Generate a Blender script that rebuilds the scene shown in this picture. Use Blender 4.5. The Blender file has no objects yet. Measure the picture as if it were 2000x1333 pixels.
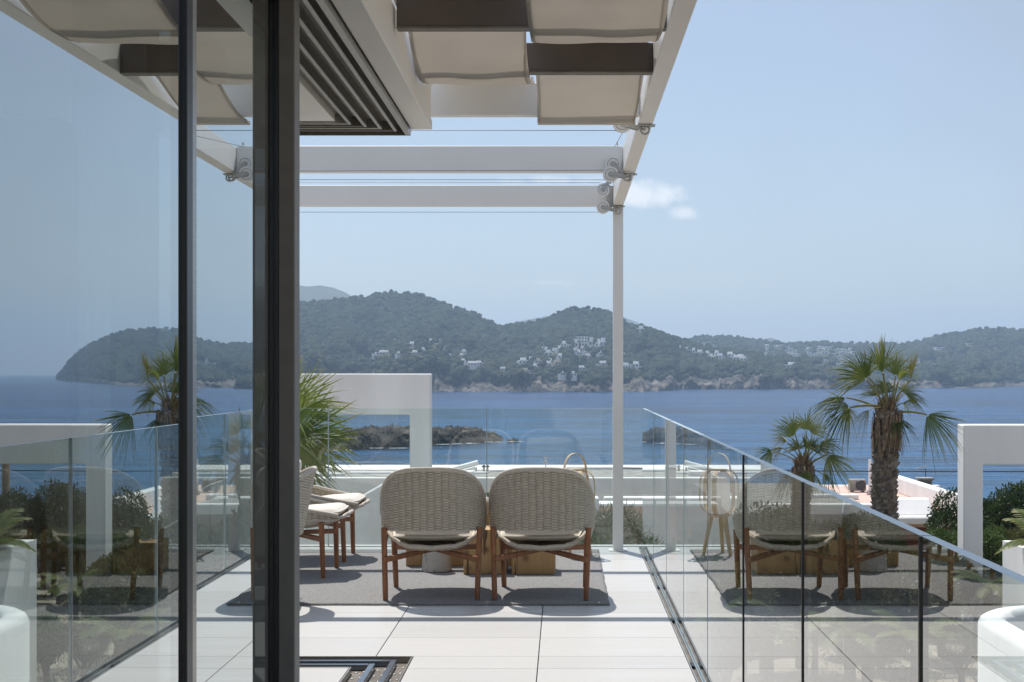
import bpy, math, random
import numpy as np
from mathutils import Vector, Matrix, noise

# ---------------------------------------------------------------- camera, sky, sun, exposure
SC = bpy.context.scene
COL = SC.collection
F, CX, CY, H = 2850.0, 1100.0, 727.0, 1.32      # focal length and vanishing point in photo pixels, eye height
SEA = -13.7
R = math.radians

cam_d = bpy.data.cameras.new('camera')
cam = bpy.data.objects.new('camera', cam_d)
COL.objects.link(cam)
cam.location = (0, 0, H)
cam.rotation_euler = (R(90), 0, 0)
cam_d.sensor_width = 36.0
cam_d.lens = 36.0 * F / 2000.0
cam_d.shift_x = -(CX - 1000.0) / 2000.0
cam_d.shift_y = (CY - 666.5) / 2000.0
cam_d.clip_start = 0.05
cam_d.clip_end = 20000
SC.camera = cam

SUN = Vector((0.20, -0.46, -1.0)).normalized()   # direction the light travels
sun_d = bpy.data.lights.new('sun', 'SUN')
sun = bpy.data.objects.new('sun', sun_d)
COL.objects.link(sun)
sun_d.energy = 2.2
sun_d.angle = R(0.53)
sun_d.color = (1.0, 0.955, 0.89)
sun.rotation_euler = SUN.to_track_quat('-Z', 'Y').to_euler()
sun.location = (-10, 23, 50)

world = bpy.data.worlds.new('World')
SC.world = world
world.use_nodes = True
WN, WL = world.node_tree.nodes, world.node_tree.links
WN.clear()
w_out = WN.new('ShaderNodeOutputWorld')
w_bg = WN.new('ShaderNodeBackground')
w_sky = WN.new('ShaderNodeTexSky')
w_sky.sky_type = 'NISHITA'
w_sky.sun_disc = False
w_sky.sun_elevation = math.asin(-SUN.z)
w_sky.sun_rotation = math.atan2(-SUN.x, -SUN.y)
w_sky.altitude = 10
w_sky.air_density = 1.0
w_sky.dust_density = 0.9
w_sky.ozone_density = 2.2
w_bg.inputs['Strength'].default_value = 0.078
WL.new(w_bg.outputs[0], w_out.inputs['Surface'])

def wmath(op, a, b=None, c=None):
    n = WN.new('ShaderNodeMath')
    n.operation = op
    for i, v in enumerate((a, b, c)):
        if v is None:
            continue
        if isinstance(v, (int, float)):
            n.inputs[i].default_value = v
        else:
            WL.new(v, n.inputs[i])
    return n.outputs[0]

# a few small fair-weather clouds, fixed in direction (as far away as the sky itself)
w_tc = WN.new('ShaderNodeTexCoord')
w_sep = WN.new('ShaderNodeSeparateXYZ')
WL.new(w_tc.outputs['Generated'], w_sep.inputs[0])
w_y = wmath('MAXIMUM', w_sep.outputs[1], 0.05)
w_u = wmath('DIVIDE', w_sep.outputs[0], w_y)
w_v = wmath('DIVIDE', w_sep.outputs[2], w_y)
w_noise = WN.new('ShaderNodeTexNoise')
w_noise.inputs['Scale'].default_value = 55
w_noise.inputs['Detail'].default_value = 6
w_noise.inputs['Roughness'].default_value = 0.55
WL.new(w_tc.outputs['Generated'], w_noise.inputs['Vector'])
w_nz = wmath('SUBTRACT', w_noise.outputs['Fac'], 0.5)
cloud = None
for (px, py, rx, ry, amt) in ((1262, 380, 78, 30, 0.75), (1332, 416, 30, 17, 0.55), (1100, 352, 110, 13, 0.40),
                              (1075, 553, 60, 7, 0.2)):
    du = wmath('DIVIDE', wmath('SUBTRACT', w_u, (px - CX) / F), rx / F)
    dv = wmath('DIVIDE', wmath('SUBTRACT', w_v, (CY - py) / F), ry / F)
    d = wmath('SQRT', wmath('ADD', wmath('MULTIPLY', du, du), wmath('MULTIPLY', dv, dv)))
    e = wmath('SUBTRACT', wmath('ADD', 1.0, wmath('MULTIPLY', w_nz, 2.6)), d)
    m = wmath('MULTIPLY', wmath('MINIMUM', wmath('MAXIMUM', wmath('MULTIPLY', e, 1.5), 0.0), 1.0), amt)
    m = wmath('MULTIPLY', m, wmath('GREATER_THAN', w_sep.outputs[1], 0.05))
    cloud = m if cloud is None else wmath('MAXIMUM', cloud, m)
# thin high veil over the whole sky
w_veil = WN.new('ShaderNodeTexNoise')
w_veil.inputs['Scale'].default_value = 2.2
w_veil.inputs['Detail'].default_value = 5
WL.new(w_tc.outputs['Generated'], w_veil.inputs['Vector'])
veil = wmath('MULTIPLY', wmath('MAXIMUM', wmath('SUBTRACT', w_veil.outputs['Fac'], 0.40), 0.0), 0.7)
veil = wmath('ADD', veil, 0.52)
w_mix0 = WN.new('ShaderNodeMixRGB')
w_mix0.inputs['Color2'].default_value = (2.5, 2.65, 2.98, 1)
WL.new(veil, w_mix0.inputs['Fac'])
WL.new(w_sky.outputs[0], w_mix0.inputs['Color1'])
w_mix = WN.new('ShaderNodeMixRGB')
w_mix.inputs['Color2'].default_value = (6.8, 6.8, 6.8, 1)
WL.new(cloud, w_mix.inputs['Fac'])
WL.new(w_mix0.outputs[0], w_mix.inputs['Color1'])
WL.new(w_mix.outputs[0], w_bg.inputs['Color'])

SC.view_settings.view_transform = 'Standard'
SC.view_settings.look = 'None'
SC.view_settings.exposure = 1.12
SC.view_settings.gamma = 1.0
SC.view_settings.use_curve_mapping = False
cy = SC.cycles
cy.use_denoising = True
cy.max_bounces = 10
cy.diffuse_bounces = 5
cy.glossy_bounces = 5
cy.transmission_bounces = 4
cy.transparent_max_bounces = 24
cy.volume_bounces = 1
cy.caustics_reflective = False
cy.caustics_refractive = False
cy.sample_clamp_indirect = 6.0

# ---------------------------------------------------------------- helpers
def P(px, py, Y):
    """point at forward distance Y that the photograph shows at pixel (px, py)"""
    return Vector(((px - CX) * Y / F, Y, H + (CY - py) * Y / F))

def tag(o, label=None, cat=None, group=None, kind=None):
    if label: o['label'] = label
    if cat: o['category'] = cat
    if group: o['group'] = group
    if kind or cat: o['kind'] = kind or 'thing'
    return o

def thing(name, label, cat, loc=(0, 0, 0), rz=0.0, group=None, parent=None):
    o = bpy.data.objects.new(name, None)
    o.empty_display_size = 0.2
    COL.objects.link(o)
    o.location = loc
    o.rotation_euler = (0, 0, rz)
    if parent: o.parent = parent
    return tag(o, label, cat, group)

def link(name, me, parent=None, loc=None, rot=None, scale=None):
    o = bpy.data.objects.new(name, me)
    COL.objects.link(o)
    if parent: o.parent = parent
    if loc is not None: o.location = loc
    if rot is not None: o.rotation_euler = rot
    if scale is not None: o.scale = scale
    return o

def np_mesh(name, verts, faces, mats, smooth=False, attr=None, mi=None):
    """verts (N,3), faces (M,k) arrays -> mesh"""
    verts = np.asarray(verts, dtype=np.float32); faces = np.asarray(faces, dtype=np.int32)
    me = bpy.data.meshes.new(name)
    me.vertices.add(len(verts)); me.vertices.foreach_set('co', verts.ravel())
    k = faces.shape[1]
    me.loops.add(faces.size); me.loops.foreach_set('vertex_index', faces.ravel())
    me.polygons.add(len(faces))
    me.polygons.foreach_set('loop_start', np.arange(0, faces.size, k, dtype=np.int32))
    if smooth: me.polygons.foreach_set('use_smooth', np.ones(len(faces), dtype=bool))
    if mi is not None: me.polygons.foreach_set('material_index', np.asarray(mi, dtype=np.int32))
    for m in (mats if isinstance(mats, (list, tuple)) else [mats]): me.materials.append(m)
    if attr:
        for an, av in attr.items():
            a = me.attributes.new(an, 'FLOAT', 'POINT'); a.data.foreach_set('value', np.asarray(av, dtype=np.float32))
    me.update(); me.validate()
    return me

class MB:
    """collects shapes; build() links them as one mesh object"""
    def __init__(s): s.v, s.f, s.m = [], [], []
    def add(s, vs, fs, mi=0):
        b = len(s.v); s.v += [tuple(v) for v in vs]
        s.f += [tuple(b + i for i in f) for f in fs]; s.m += [mi] * len(fs); return s
    def box(s, x0, x1, y0, y1, z0, z1, mi=0):
        vs = [(x0,y0,z0),(x1,y0,z0),(x1,y1,z0),(x0,y1,z0),(x0,y0,z1),(x1,y0,z1),(x1,y1,z1),(x0,y1,z1)]
        return s.add(vs, [(0,3,2,1),(4,5,6,7),(0,1,5,4),(1,2,6,5),(2,3,7,6),(3,0,4,7)], mi)
    def beam(s, p0, p1, w, h, mi=0, w1=None, h1=None, up=(0,0,1)):
        p0, p1 = Vector(p0), Vector(p1); d = (p1 - p0).normalized()
        u = Vector(up); sx = d.cross(u)
        if sx.length < 1e-4: sx = d.cross(Vector((0,1,0)))
        sx.normalize(); uz = sx.cross(d).normalized()
        w1 = w if w1 is None else w1; h1 = h if h1 is None else h1
        vs = []
        for p, a, b in ((p0, w, h), (p1, w1, h1)):
            for i, j in ((-1,-1),(1,-1),(1,1),(-1,1)): vs.append(p + sx * (i*a/2) + uz * (j*b/2))
        return s.add(vs, [(0,1,2,3),(7,6,5,4),(0,4,5,1),(1,5,6,2),(2,6,7,3),(3,7,4,0)], mi)
    def tube(s, pts, r, n=8, mi=0, closed=False):
        pts = [Vector(p) for p in pts]; N = len(pts)
        rs = r if isinstance(r, (list, tuple)) else [r] * N
        vs, fs = [], []; prev = None
        for i, p in enumerate(pts):
            if closed: d = pts[(i+1) % N] - pts[i-1]
            else: d = pts[min(i+1, N-1)] - pts[max(i-1, 0)]
            d.normalize()
            if prev is None:
                a = d.cross(Vector((0,0,1)))
                if a.length < 1e-3: a = d.cross(Vector((0,1,0)))
            else:
                a = prev - d * prev.dot(d)
                if a.length < 1e-5: a = d.cross(Vector((0,0,1)))
            a.normalize(); prev = a; b = d.cross(a)
            for k in range(n):
                t = 2*math.pi*k/n; vs.append(p + (a*math.cos(t) + b*math.sin(t)) * rs[i])
        for i in range(N if closed else N-1):
            j = (i+1) % N
            for k in range(n): l = (k+1) % n; fs.append((i*n+k, i*n+l, j*n+l, j*n+k))
        if not closed: fs.append(tuple(range(n-1, -1, -1))); fs.append(tuple((N-1)*n+k for k in range(n)))
        return s.add(vs, fs, mi)
    def cyl(s, p0, p1, r0, r1=None, n=16, mi=0): return s.tube([p0, p1], [r0, r0 if r1 is None else r1], n, mi)
    def lathe(s, prof, c=(0,0,0), n=24, mi=0):
        vs, fs = [], []
        for (r, z) in prof:
            for k in range(n):
                t = 2*math.pi*k/n; vs.append((c[0]+r*math.cos(t), c[1]+r*math.sin(t), c[2]+z))
        for i in range(len(prof)-1):
            for k in range(n): l = (k+1) % n; fs.append((i*n+k, i*n+l, (i+1)*n+l, (i+1)*n+k))
        fs.append(tuple(range(n-1, -1, -1))); fs.append(tuple((len(prof)-1)*n+k for k in range(n)))
        return s.add(vs, fs, mi)
    def prism(s, poly, axis, a0, a1, mi=0):
        """extrude a 2D polygon along an axis: axis 'x' -> poly is (y,z), 'y' -> (x,z), 'z' -> (x,y)"""
        def mk(p, a): return (a,p[0],p[1]) if axis == 'x' else ((p[0],a,p[1]) if axis == 'y' else (p[0],p[1],a))
        n = len(poly); vs = [mk(p, a0) for p in poly] + [mk(p, a1) for p in poly]
        fs = [tuple(range(n)), tuple(range(2*n-1, n-1, -1))] + [(i, i+n, (i+1) % n + n, (i+1) % n) for i in range(n)]
        return s.add(vs, fs, mi)
    def mesh(s, name, mats, smooth=False, bevel=0.0, seg=1, fix=False):
        import bmesh
        me = bpy.data.meshes.new(name); me.from_pydata(s.v, [], s.f)
        for m in (mats if isinstance(mats, (list, tuple)) else [mats]): me.materials.append(m)
        if any(s.m): me.polygons.foreach_set('material_index', s.m)
        if bevel or fix or smooth:
            bm = bmesh.new(); bm.from_mesh(me)
            bmesh.ops.recalc_face_normals(bm, faces=bm.faces)
            if bevel:
                es = [e for e in bm.edges if len(e.link_faces) == 2 and e.calc_face_angle(0) > 0.6]
                bmesh.ops.bevel(bm, geom=es, offset=bevel, segments=seg, affect='EDGES', profile=0.6)
            bm.to_mesh(me); bm.free()
        if smooth:
            me.polygons.foreach_set('use_smooth', [True]*len(me.polygons))
            if smooth == 'auto': me.set_sharp_from_angle(angle=R(38))
        me.update(); return me
    def build(s, name, mats, parent=None, smooth=False, bevel=0.0, seg=1, loc=None, fix=True):
        return link(name, s.mesh(name, mats, smooth, bevel, seg, fix), parent, loc)

# ---------------------------------------------------------------- materials
def new_mat(name):
    m = bpy.data.materials.new(name); m.use_nodes = True
    nt = m.node_tree; nt.nodes.clear()
    return m, nt.nodes, nt.links

def nmath(N, L, op, a, b=None, clamp=False):
    n = N.new('ShaderNodeMath'); n.operation = op; n.use_clamp = clamp
    for i, v in enumerate((a, b)):
        if v is None: continue
        if isinstance(v, (int, float)): n.inputs[i].default_value = v
        else: L.new(v, n.inputs[i])
    return n.outputs[0]

def coords(N, L, kind, stretch=(1,1,1)):
    if kind == 'pos': src = N.new('ShaderNodeNewGeometry').outputs['Position']
    else: src = N.new('ShaderNodeTexCoord').outputs['Object']
    mp = N.new('ShaderNodeMapping'); mp.inputs['Scale'].default_value = stretch
    L.new(src, mp.inputs['Vector']); return mp.outputs[0]

def mat(name, c, rough=0.6, metal=0.0, spec=0.5, c2=None, vscale=4.0, vdet=4.0, vlo=0.35, vhi=0.65, stretch=(1,1,1),
        bump=0.0, bscale=60.0, bdist=0.01, bdet=4.0, space='pos', rvar=0.0, trans=0.0, obj_rand=0.0, tone=0.0, coat=0.0):
    m, N, L = new_mat(name)
    out = N.new('ShaderNodeOutputMaterial'); b = N.new('ShaderNodeBsdfPrincipled')
    b.inputs['Roughness'].default_value = rough; b.inputs['Metallic'].default_value = metal
    b.inputs['Specular IOR Level'].default_value = spec
    b.inputs['Coat Weight'].default_value = coat
    col = None
    vec = coords(N, L, space, stretch)
    if obj_rand:
        oi = N.new('ShaderNodeObjectInfo'); va = N.new('ShaderNodeVectorMath'); va.operation = 'ADD'
        L.new(vec, va.inputs[0])
        cr = N.new('ShaderNodeCombineXYZ')
        for i in range(3): L.new(nmath(N, L, 'MULTIPLY', oi.outputs['Random'], 17.3 + 11*i), cr.inputs[i])
        L.new(cr.outputs[0], va.inputs[1]); vec = va.outputs[0]
    if c2 is not None:
        nz = N.new('ShaderNodeTexNoise'); nz.inputs['Scale'].default_value = vscale; nz.inputs['Detail'].default_value = vdet
        L.new(vec, nz.inputs['Vector'])
        mr = N.new('ShaderNodeMapRange'); mr.inputs['From Min'].default_value = vlo; mr.inputs['From Max'].default_value = vhi
        L.new(nz.outputs['Fac'], mr.inputs['Value'])
        mx = N.new('ShaderNodeMixRGB'); mx.inputs['Color1'].default_value = (*c, 1); mx.inputs['Color2'].default_value = (*c2, 1)
        L.new(mr.outputs[0], mx.inputs['Fac']); col = mx.outputs[0]
        if rvar:
            L.new(nmath(N, L, 'ADD', nmath(N, L, 'MULTIPLY', mr.outputs[0], rvar), rough), b.inputs['Roughness'])
    if tone:
        oi = N.new('ShaderNodeObjectInfo'); hs = N.new('ShaderNodeHueSaturation')
        L.new(nmath(N, L, 'ADD', nmath(N, L, 'MULTIPLY', oi.outputs['Random'], tone), 1 - tone/2), hs.inputs['Value'])
        if col is None: hs.inputs['Color'].default_value = (*c, 1)
        else: L.new(col, hs.inputs['Color'])
        col = hs.outputs[0]
    if col is None: b.inputs['Base Color'].default_value = (*c, 1)
    else: L.new(col, b.inputs['Base Color'])
    if bump:
        nb = N.new('ShaderNodeTexNoise'); nb.inputs['Scale'].default_value = bscale; nb.inputs['Detail'].default_value = bdet
        L.new(vec, nb.inputs['Vector'])
        bp = N.new('ShaderNodeBump'); bp.inputs['Strength'].default_value = bump; bp.inputs['Distance'].default_value = bdist
        L.new(nb.outputs['Fac'], bp.inputs['Height']); L.new(bp.outputs[0], b.inputs['Normal'])
    if trans:
        tr = N.new('ShaderNodeBsdfTranslucent'); ms = N.new('ShaderNodeMixShader'); ms.inputs[0].default_value = trans
        if col is None: tr.inputs['Color'].default_value = (*c, 1)
        else: L.new(col, tr.inputs['Color'])
        L.new(b.outputs[0], ms.inputs[1]); L.new(tr.outputs[0], ms.inputs[2]); L.new(ms.outputs[0], out.inputs['Surface'])
    else: L.new(b.outputs[0], out.inputs['Surface'])
    return m

def glass_mat(name, tint, base=0.0, gain=1.0, refl=(1,1,1)):
    """thin architectural glass: Fresnel reflection off the outer faces, straight-through view, a tint for what passes"""
    m, N, L = new_mat(name)
    out = N.new('ShaderNodeOutputMaterial')
    fr = N.new('ShaderNodeFresnel'); fr.inputs['IOR'].default_value = 1.5
    ge = N.new('ShaderNodeNewGeometry')
    f = fr.outputs[0]
    f2 = nmath(N, L, 'DIVIDE', nmath(N, L, 'MULTIPLY', f, 2.0), nmath(N, L, 'ADD', f, 1.0))      # both faces of the pane
    f2 = nmath(N, L, 'ADD', nmath(N, L, 'MULTIPLY', f2, gain * (1 - base)), base, clamp=True)
    f2 = nmath(N, L, 'MULTIPLY', f2, nmath(N, L, 'SUBTRACT', 1.0, ge.outputs['Backfacing']))
    tr = N.new('ShaderNodeBsdfTransparent'); tr.inputs['Color'].default_value = (*tint, 1)
    gl = N.new('ShaderNodeBsdfGlossy'); gl.inputs['Roughness'].default_value = 0.0; gl.inputs['Color'].default_value = (*refl, 1)
    mx = N.new('ShaderNodeMixShader')
    L.new(f2, mx.inputs[0]); L.new(tr.outputs[0], mx.inputs[1]); L.new(gl.outputs[0], mx.inputs[2])
    L.new(mx.outputs[0], out.inputs['Surface'])
    return m

M = {}
M['white'] = mat('white_render', (0.85, 0.84, 0.82), 0.75, c2=(0.79, 0.78, 0.76), vscale=0.8, bump=0.25, bscale=45, bdist=0.004)
M['paint'] = mat('white_metal_paint', (0.85, 0.84, 0.82), 0.38, c2=(0.82, 0.81, 0.79), vscale=3.0)
M['neighbour'] = mat('white_limewash', (0.87, 0.86, 0.845), 0.85, c2=(0.74, 0.73, 0.71), vscale=1.3, vdet=8, vlo=0.42, vhi=0.8, stretch=(1, 1, 0.3), bump=0.3, bscale=6, bdist=0.02)
M['tile'] = mat('porcelain_tile', (0.60, 0.59, 0.575), 0.32, c2=(0.51, 0.50, 0.485), vscale=2.2, vdet=7, vlo=0.3, vhi=0.75,
                stretch=(0.6, 2.6, 1), obj_rand=1, tone=0.11, rvar=0.2, bump=0.05, bscale=180, bdist=0.001)
M['grout'] = mat('dark_substructure', (0.05, 0.048, 0.045), 0.9)
M['bronze'] = mat('bronze_aluminium', (0.21, 0.19, 0.165), 0.5, metal=0.1, c2=(0.185, 0.168, 0.148), vscale=20)
M['black'] = mat('black_gasket', (0.010, 0.010, 0.011), 0.35)
M['steel'] = mat('brushed_aluminium', (0.46, 0.44, 0.41), 0.34, metal=0.9, c2=(0.36, 0.34, 0.31), vscale=15, stretch=(30, 1, 30))
M['rail'] = mat('track_rail', (0.22, 0.25, 0.30), 0.25, metal=0.8)
M['lip'] = mat('channel_lip_metal', (0.45, 0.46, 0.47), 0.35, metal=0.6)
M['traybase'] = mat('track_tray', (0.13, 0.115, 0.095), 0.5, metal=0.4, c2=(0.20, 0.18, 0.15), vscale=9)
M['galv'] = mat('galvanised_steel', (0.50, 0.50, 0.49), 0.42, metal=0.75, c2=(0.36, 0.36, 0.36), vscale=60)
M['nylon'] = mat('pale_nylon', (0.80, 0.80, 0.78), 0.45)
M['brown'] = mat('dark_brown_beam', (0.125, 0.10, 0.088), 0.5, c2=(0.11, 0.09, 0.08), vscale=6)
M['wire'] = mat('steel_cable', (0.10, 0.10, 0.11), 0.4, metal=0.6)
M['shade'] = mat('taupe_shade_cloth', (0.62, 0.585, 0.54), 0.9, c2=(0.57, 0.54, 0.495), vscale=3, bump=0.2, bscale=500, bdist=0.001, trans=0.5)
M['weave'] = mat('beige_rope', (0.58, 0.52, 0.435), 0.85, c2=(0.49, 0.44, 0.365), vscale=40, space='obj', bump=0.5, bscale=420, bdist=0.002)
M['rim'] = mat('beige_rope_rim', (0.56, 0.505, 0.43), 0.85, c2=(0.49, 0.44, 0.375), vscale=60, space='obj', bump=0.5, bscale=420, bdist=0.002)
M['cushion'] = mat('cream_cushion', (0.72, 0.68, 0.61), 0.95, c2=(0.67, 0.63, 0.56), vscale=25, space='obj', bump=0.35, bscale=600, bdist=0.002)
M['teak'] = mat('oiled_teak', (0.33, 0.14, 0.060), 0.5, c2=(0.21, 0.08, 0.034), vscale=12, vdet=6, stretch=(6, 6, 0.7), space='obj', bump=0.1, bscale=60)
M['stone'] = mat('cast_stone', (0.50, 0.475, 0.43), 0.9, c2=(0.30, 0.28, 0.25), vscale=26, vdet=3, vlo=0.60, vhi=0.70, bump=0.5, bscale=50, bdist=0.006)
M['bamboo'] = mat('ash_wood', (0.60, 0.46, 0.28), 0.55, c2=(0.52, 0.39, 0.23), vscale=10, stretch=(5, 5, 0.8), space='obj')
M['opal'] = mat('opal_lamp', (0.92, 0.915, 0.90), 0.4, trans=0.75)
M['rug'] = mat('grey_rug', (0.325, 0.32, 0.315), 1.0, c2=(0.20, 0.197, 0.195), vscale=120, vdet=3, bump=0.9, bscale=130, bdist=0.01)
M['glass'] = glass_mat('balustrade_glass', (0.925, 0.968, 0.955), gain=0.97)
M['joint_grey'] = mat('grey_joint_strip', (0.42, 0.48, 0.50), 0.3)
M['edge'] = mat('glass_edge', (0.42, 0.52, 0.56), 0.25, spec=0.6)
M['pane'] = glass_mat('window_glass', (0.52, 0.55, 0.55), base=0.50, gain=1.0, refl=(0.90, 0.95, 0.95))
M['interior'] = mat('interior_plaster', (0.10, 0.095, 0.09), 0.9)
M['curtain'] = mat('sheer_curtain', (0.88, 0.87, 0.85), 0.95, trans=0.45)
M['soil'] = mat('garden_soil', (0.22, 0.185, 0.135), 1.0, c2=(0.36, 0.315, 0.25), vscale=0.8, vdet=8, bump=0.6, bscale=6, bdist=0.05)
M['pink'] = mat('pink_roof_tile', (0.66, 0.48, 0.41), 0.9, c2=(0.60, 0.43, 0.365), vscale=2)
M['redwall'] = mat('red_brown_wall', (0.24, 0.062, 0.04), 0.85)
M['gravel'] = mat('grey_gravel', (0.40, 0.385, 0.365), 1.0, c2=(0.25, 0.24, 0.225), vscale=3.0, vdet=8, bump=0.7, bscale=8, bdist=0.05)
M['paving'] = mat('pale_paving', (0.60, 0.585, 0.55), 0.8, c2=(0.52, 0.50, 0.46), vscale=1.5, vdet=6)
M['dark'] = mat('dark_opening', (0.05, 0.055, 0.065), 0.3)

# ================================================================ TERRACE AND VILLA
# floor: slab (structure) with every porcelain tile a piece of its own
X_BAL, Y_BAL = 0.60, 11.05
TRX, TRY, TW = -0.70, 6.77, 0.25          # outer corner and width of the L-shaped door track
slab = MB()
slab.box(-5.2, 0.70, TRY, 11.16, -0.34, -0.040)
slab.box(TRX, 0.70, -1.7, TRY, -0.34, -0.0402)
slab.box(-5.2, TRX, -1.7, TRY, -0.34, -0.0404)
floor = slab.build('terrace_floor', M['grout'])
tag(floor, kind='structure')
TX, TY, TS, GAP = -0.1145, 7.25, 0.755, 0.0045
regions = [(-5.2, X_BAL - 0.031, TRY + 0.004, Y_BAL - 0.03), (TRX + 0.004, X_BAL - 0.031, -1.6, TRY + 0.004), (-5.2, TRX - TW - 0.004, -1.6, TRY - TW - 0.004)]
tile_cache = {}
def tile(x0, x1, y0, y1):
    if x1 - x0 < 0.02 or y1 - y0 < 0.02: return
    g = GAP / 2
    w, d = round(x1 - x0 - 2*g, 4), round(y1 - y0 - 2*g, 4)
    if (w, d) not in tile_cache:
        tile_cache[(w, d)] = MB().box(-w/2, w/2, -d/2, d/2, -0.0395, 0).mesh('tile', M['tile'], bevel=0.0012)
    link('tile', tile_cache[(w, d)], floor, ((x0+x1)/2, (y0+y1)/2, 0))
for (a0, a1, b0, b1) in regions:
    for i in range(-8, 3):
        for j in range(-13, 7):
            x0, y0 = TX + i*TS, TY + j*TS
            u0, u1, v0, v1 = max(x0, a0), min(x0+TS, a1), max(y0, b0), min(y0+TS, b1)
            if u1 > u0 and v1 > v0: tile(u0, u1, v0, v1)
# pale stone kerb strip along the front edge under the glass
MB().box(-5.2, 0.70, Y_BAL + 0.03, 11.16, -0.04, 0.0).build('front_edge_strip', M['tile'], floor, bevel=0.002)

# floor track of the sliding doors
tr = thing('door_track', 'L-shaped bronze sliding door track recessed in the floor tiles', 'door track', (TRX, TRY, 0))
def T(mb, name, m, parent=tr, **k):
    o = mb.build(name, m, parent, **k); o.location = Vector((-TRX, -TRY, 0)); return o
T(MB().box(TRX-TW, TRX, -1.6, TRY, -0.039, -0.030).box(-5.0, TRX-TW, TRY-TW, TRY, -0.039, -0.0302), 'tray', M['traybase'])
for k, off in enumerate((0.078, 0.166)):
    T(MB().box(TRX-off-0.014, TRX-off+0.014, -1.6, TRY-off+0.014, -0.03, -0.002), 'rail', M['rail'], bevel=0.002)
    T(MB().box(-5.0, TRX-off-0.0142, TRY-off-0.014, TRY-off+0.014, -0.03, -0.002), 'rail', M['rail'], bevel=0.002)
T(MB().box(TRX-0.004, TRX+0.002, -1.6, TRY+0.002, -0.036, 0.0015), 'edge_trim', M['steel'])
T(MB().box(-5.0, TRX-0.0042, TRY-0.004, TRY+0.002, -0.036, 0.0015), 'edge_trim', M['steel'])
T(MB().box(TRX-TW-0.002, TRX-TW+0.004, -1.6, TRY-TW, -0.036, 0.0015), 'edge_trim', M['steel'])
T(MB().box(-5.0, TRX-TW-0.0022, TRY-TW-0.002, TRY-TW+0.004, -0.036, 0.0015), 'edge_trim', M['steel'])
bolt = MB().lathe([(0.0, 0), (0.006, 0), (0.006, 0.003), (0.004, 0.004)], n=8).mesh('bolt', M['galv'])
for row in range(3):
    for off in (0.028, 0.054, 0.105, 0.137, 0.195, 0.228):
        link('bolt', bolt, tr, (-off, -0.10 - off*0.55 - row*0.13, -0.0298))

# ---------------------------------------------------------------- sliding doors
def door(name, label, x, y0, y1, sx0, sx1, sy, rz, pivot):
    t = thing(name, label, 'sliding door', (pivot[0], pivot[1], 0), rz)
    px, py = pivot
    g = MB().box(x-0.012-px, x+0.012-px, y0-py, y1-py, 0.03, 2.405).build('glass_pane', M['pane'], t)
    return t, px, py
dA, px, py = door('sliding_glass_door', 'near mirror-like glass sliding door with slim black stile, at the left edge', -0.768, -0.4, 2.884, 0, 0, 0, R(-0.5), (-0.756, 2.5))
MB().box(-0.780-px, -0.747-px, 2.885-py, 2.93-py, 0.0, 2.41).build('stile', M['black'], dA, bevel=0.002)
MB().box(-0.776-px, -0.766-px, 2.995-py, 3.03-py, 0.0, 2.41).box(-0.780-px, -0.777-px, 2.931-py, 3.03-py, 0.0, 2.41).build('stile_edge', M['steel'], dA)
MB().box(-0.783-px, -0.757-px, -0.4-py, 2.884-py, 0.001, 0.03).build('bottom_rail', M['bronze'], dA)
dB, px, py = door('sliding_glass_door', 'glass sliding door with thick bronze stile, behind the near mirror-like door', -0.832, 2.96, 4.13, 0, 0, 0, 0.0, (-0.832, 4.13))
MB().box(-0.845-px, -0.8072-px, 4.135-py, 4.19-py, 0.0, 2.41).build('gasket', M['black'], dB)
MB().box(-0.807-px, -0.760-px, 4.131-py, 4.21-py, 0.0, 2.41).build('stile', M['bronze'], dB, bevel=0.003)
MB().box(-0.847-px, -0.821-px, 2.96-py, 4.13-py, 0.001, 0.03).build('bottom_rail', M['bronze'], dB)

dC = thing('sliding_glass_door', 'innermost glass door leaf with added strips making pale bands, behind the near mirror-like door', 'sliding door', (-0.95, 3.1, 0))
for (x, y0, y1) in ((-0.944, 2.825, 3.345), (-0.972, 2.905, 3.03), (-0.972, 3.29, 3.425)):  # the two narrow strips are added to make bright reflected bands
    MB().box(x+0.95-0.006, x+0.95+0.006, y0-3.1, y1-3.1, 0.03, 2.405).build('glass_pane', M['pane'], dC)
MB().box(-0.03, 0.015, -0.275, 0.325, 0.001, 0.0295).build('bottom_rail', M['bronze'], dC)


# ---------------------------------------------------------------- roof slab, head track, room
ROOF = thing('villa', 'white villa with flat roof slab edge above the sliding doors', 'house', (-0.6, 6.68, 2.43))
def RT(mb, name, m, **k):
    o = mb.build(name, m, ROOF, **k); o.location = Vector((0.6, -6.68, -2.43)); return o
RT(MB().box(-5.2, -0.605, -1.7, 6.68, 2.475, 2.64), 'roof_slab', M['white'])
RT(MB().box(-9.0, 0.62, -14.0, 11.05, -4.2, -0.342), 'lower_wall', M['white'])
RT(MB().box(TRX+0.004, -0.60, -1.7, 6.685, 2.43, 2.4745), 'fascia_lip', M['white'], bevel=0.004)
RT(MB().box(-5.2, TRX, 6.69, 6.755, 2.43, 2.62), 'fascia_lip', M['white'], bevel=0.004)
RT(MB().box(-5.2, TRX-0.30, -1.7, 6.40, 2.42, 2.4748), 'ceiling_board', M['white'])
RT(MB().box(-0.60, -0.595, -1.7, 6.68, 2.632, 2.65).box(-5.2, -0.6, 6.685, 6.70, 2.632, 2.65), 'drip_edge', M['paint'])
hd = thing('head_track', 'bronze and aluminium overhead door track under the white roof edge', 'door track', (TRX, 6.70, 2.41))
def HT(mb, name, m, **k):
    o = mb.build(name, m, hd, **k); o.location = Vector((-TRX, -6.70, -2.41)); return o
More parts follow.
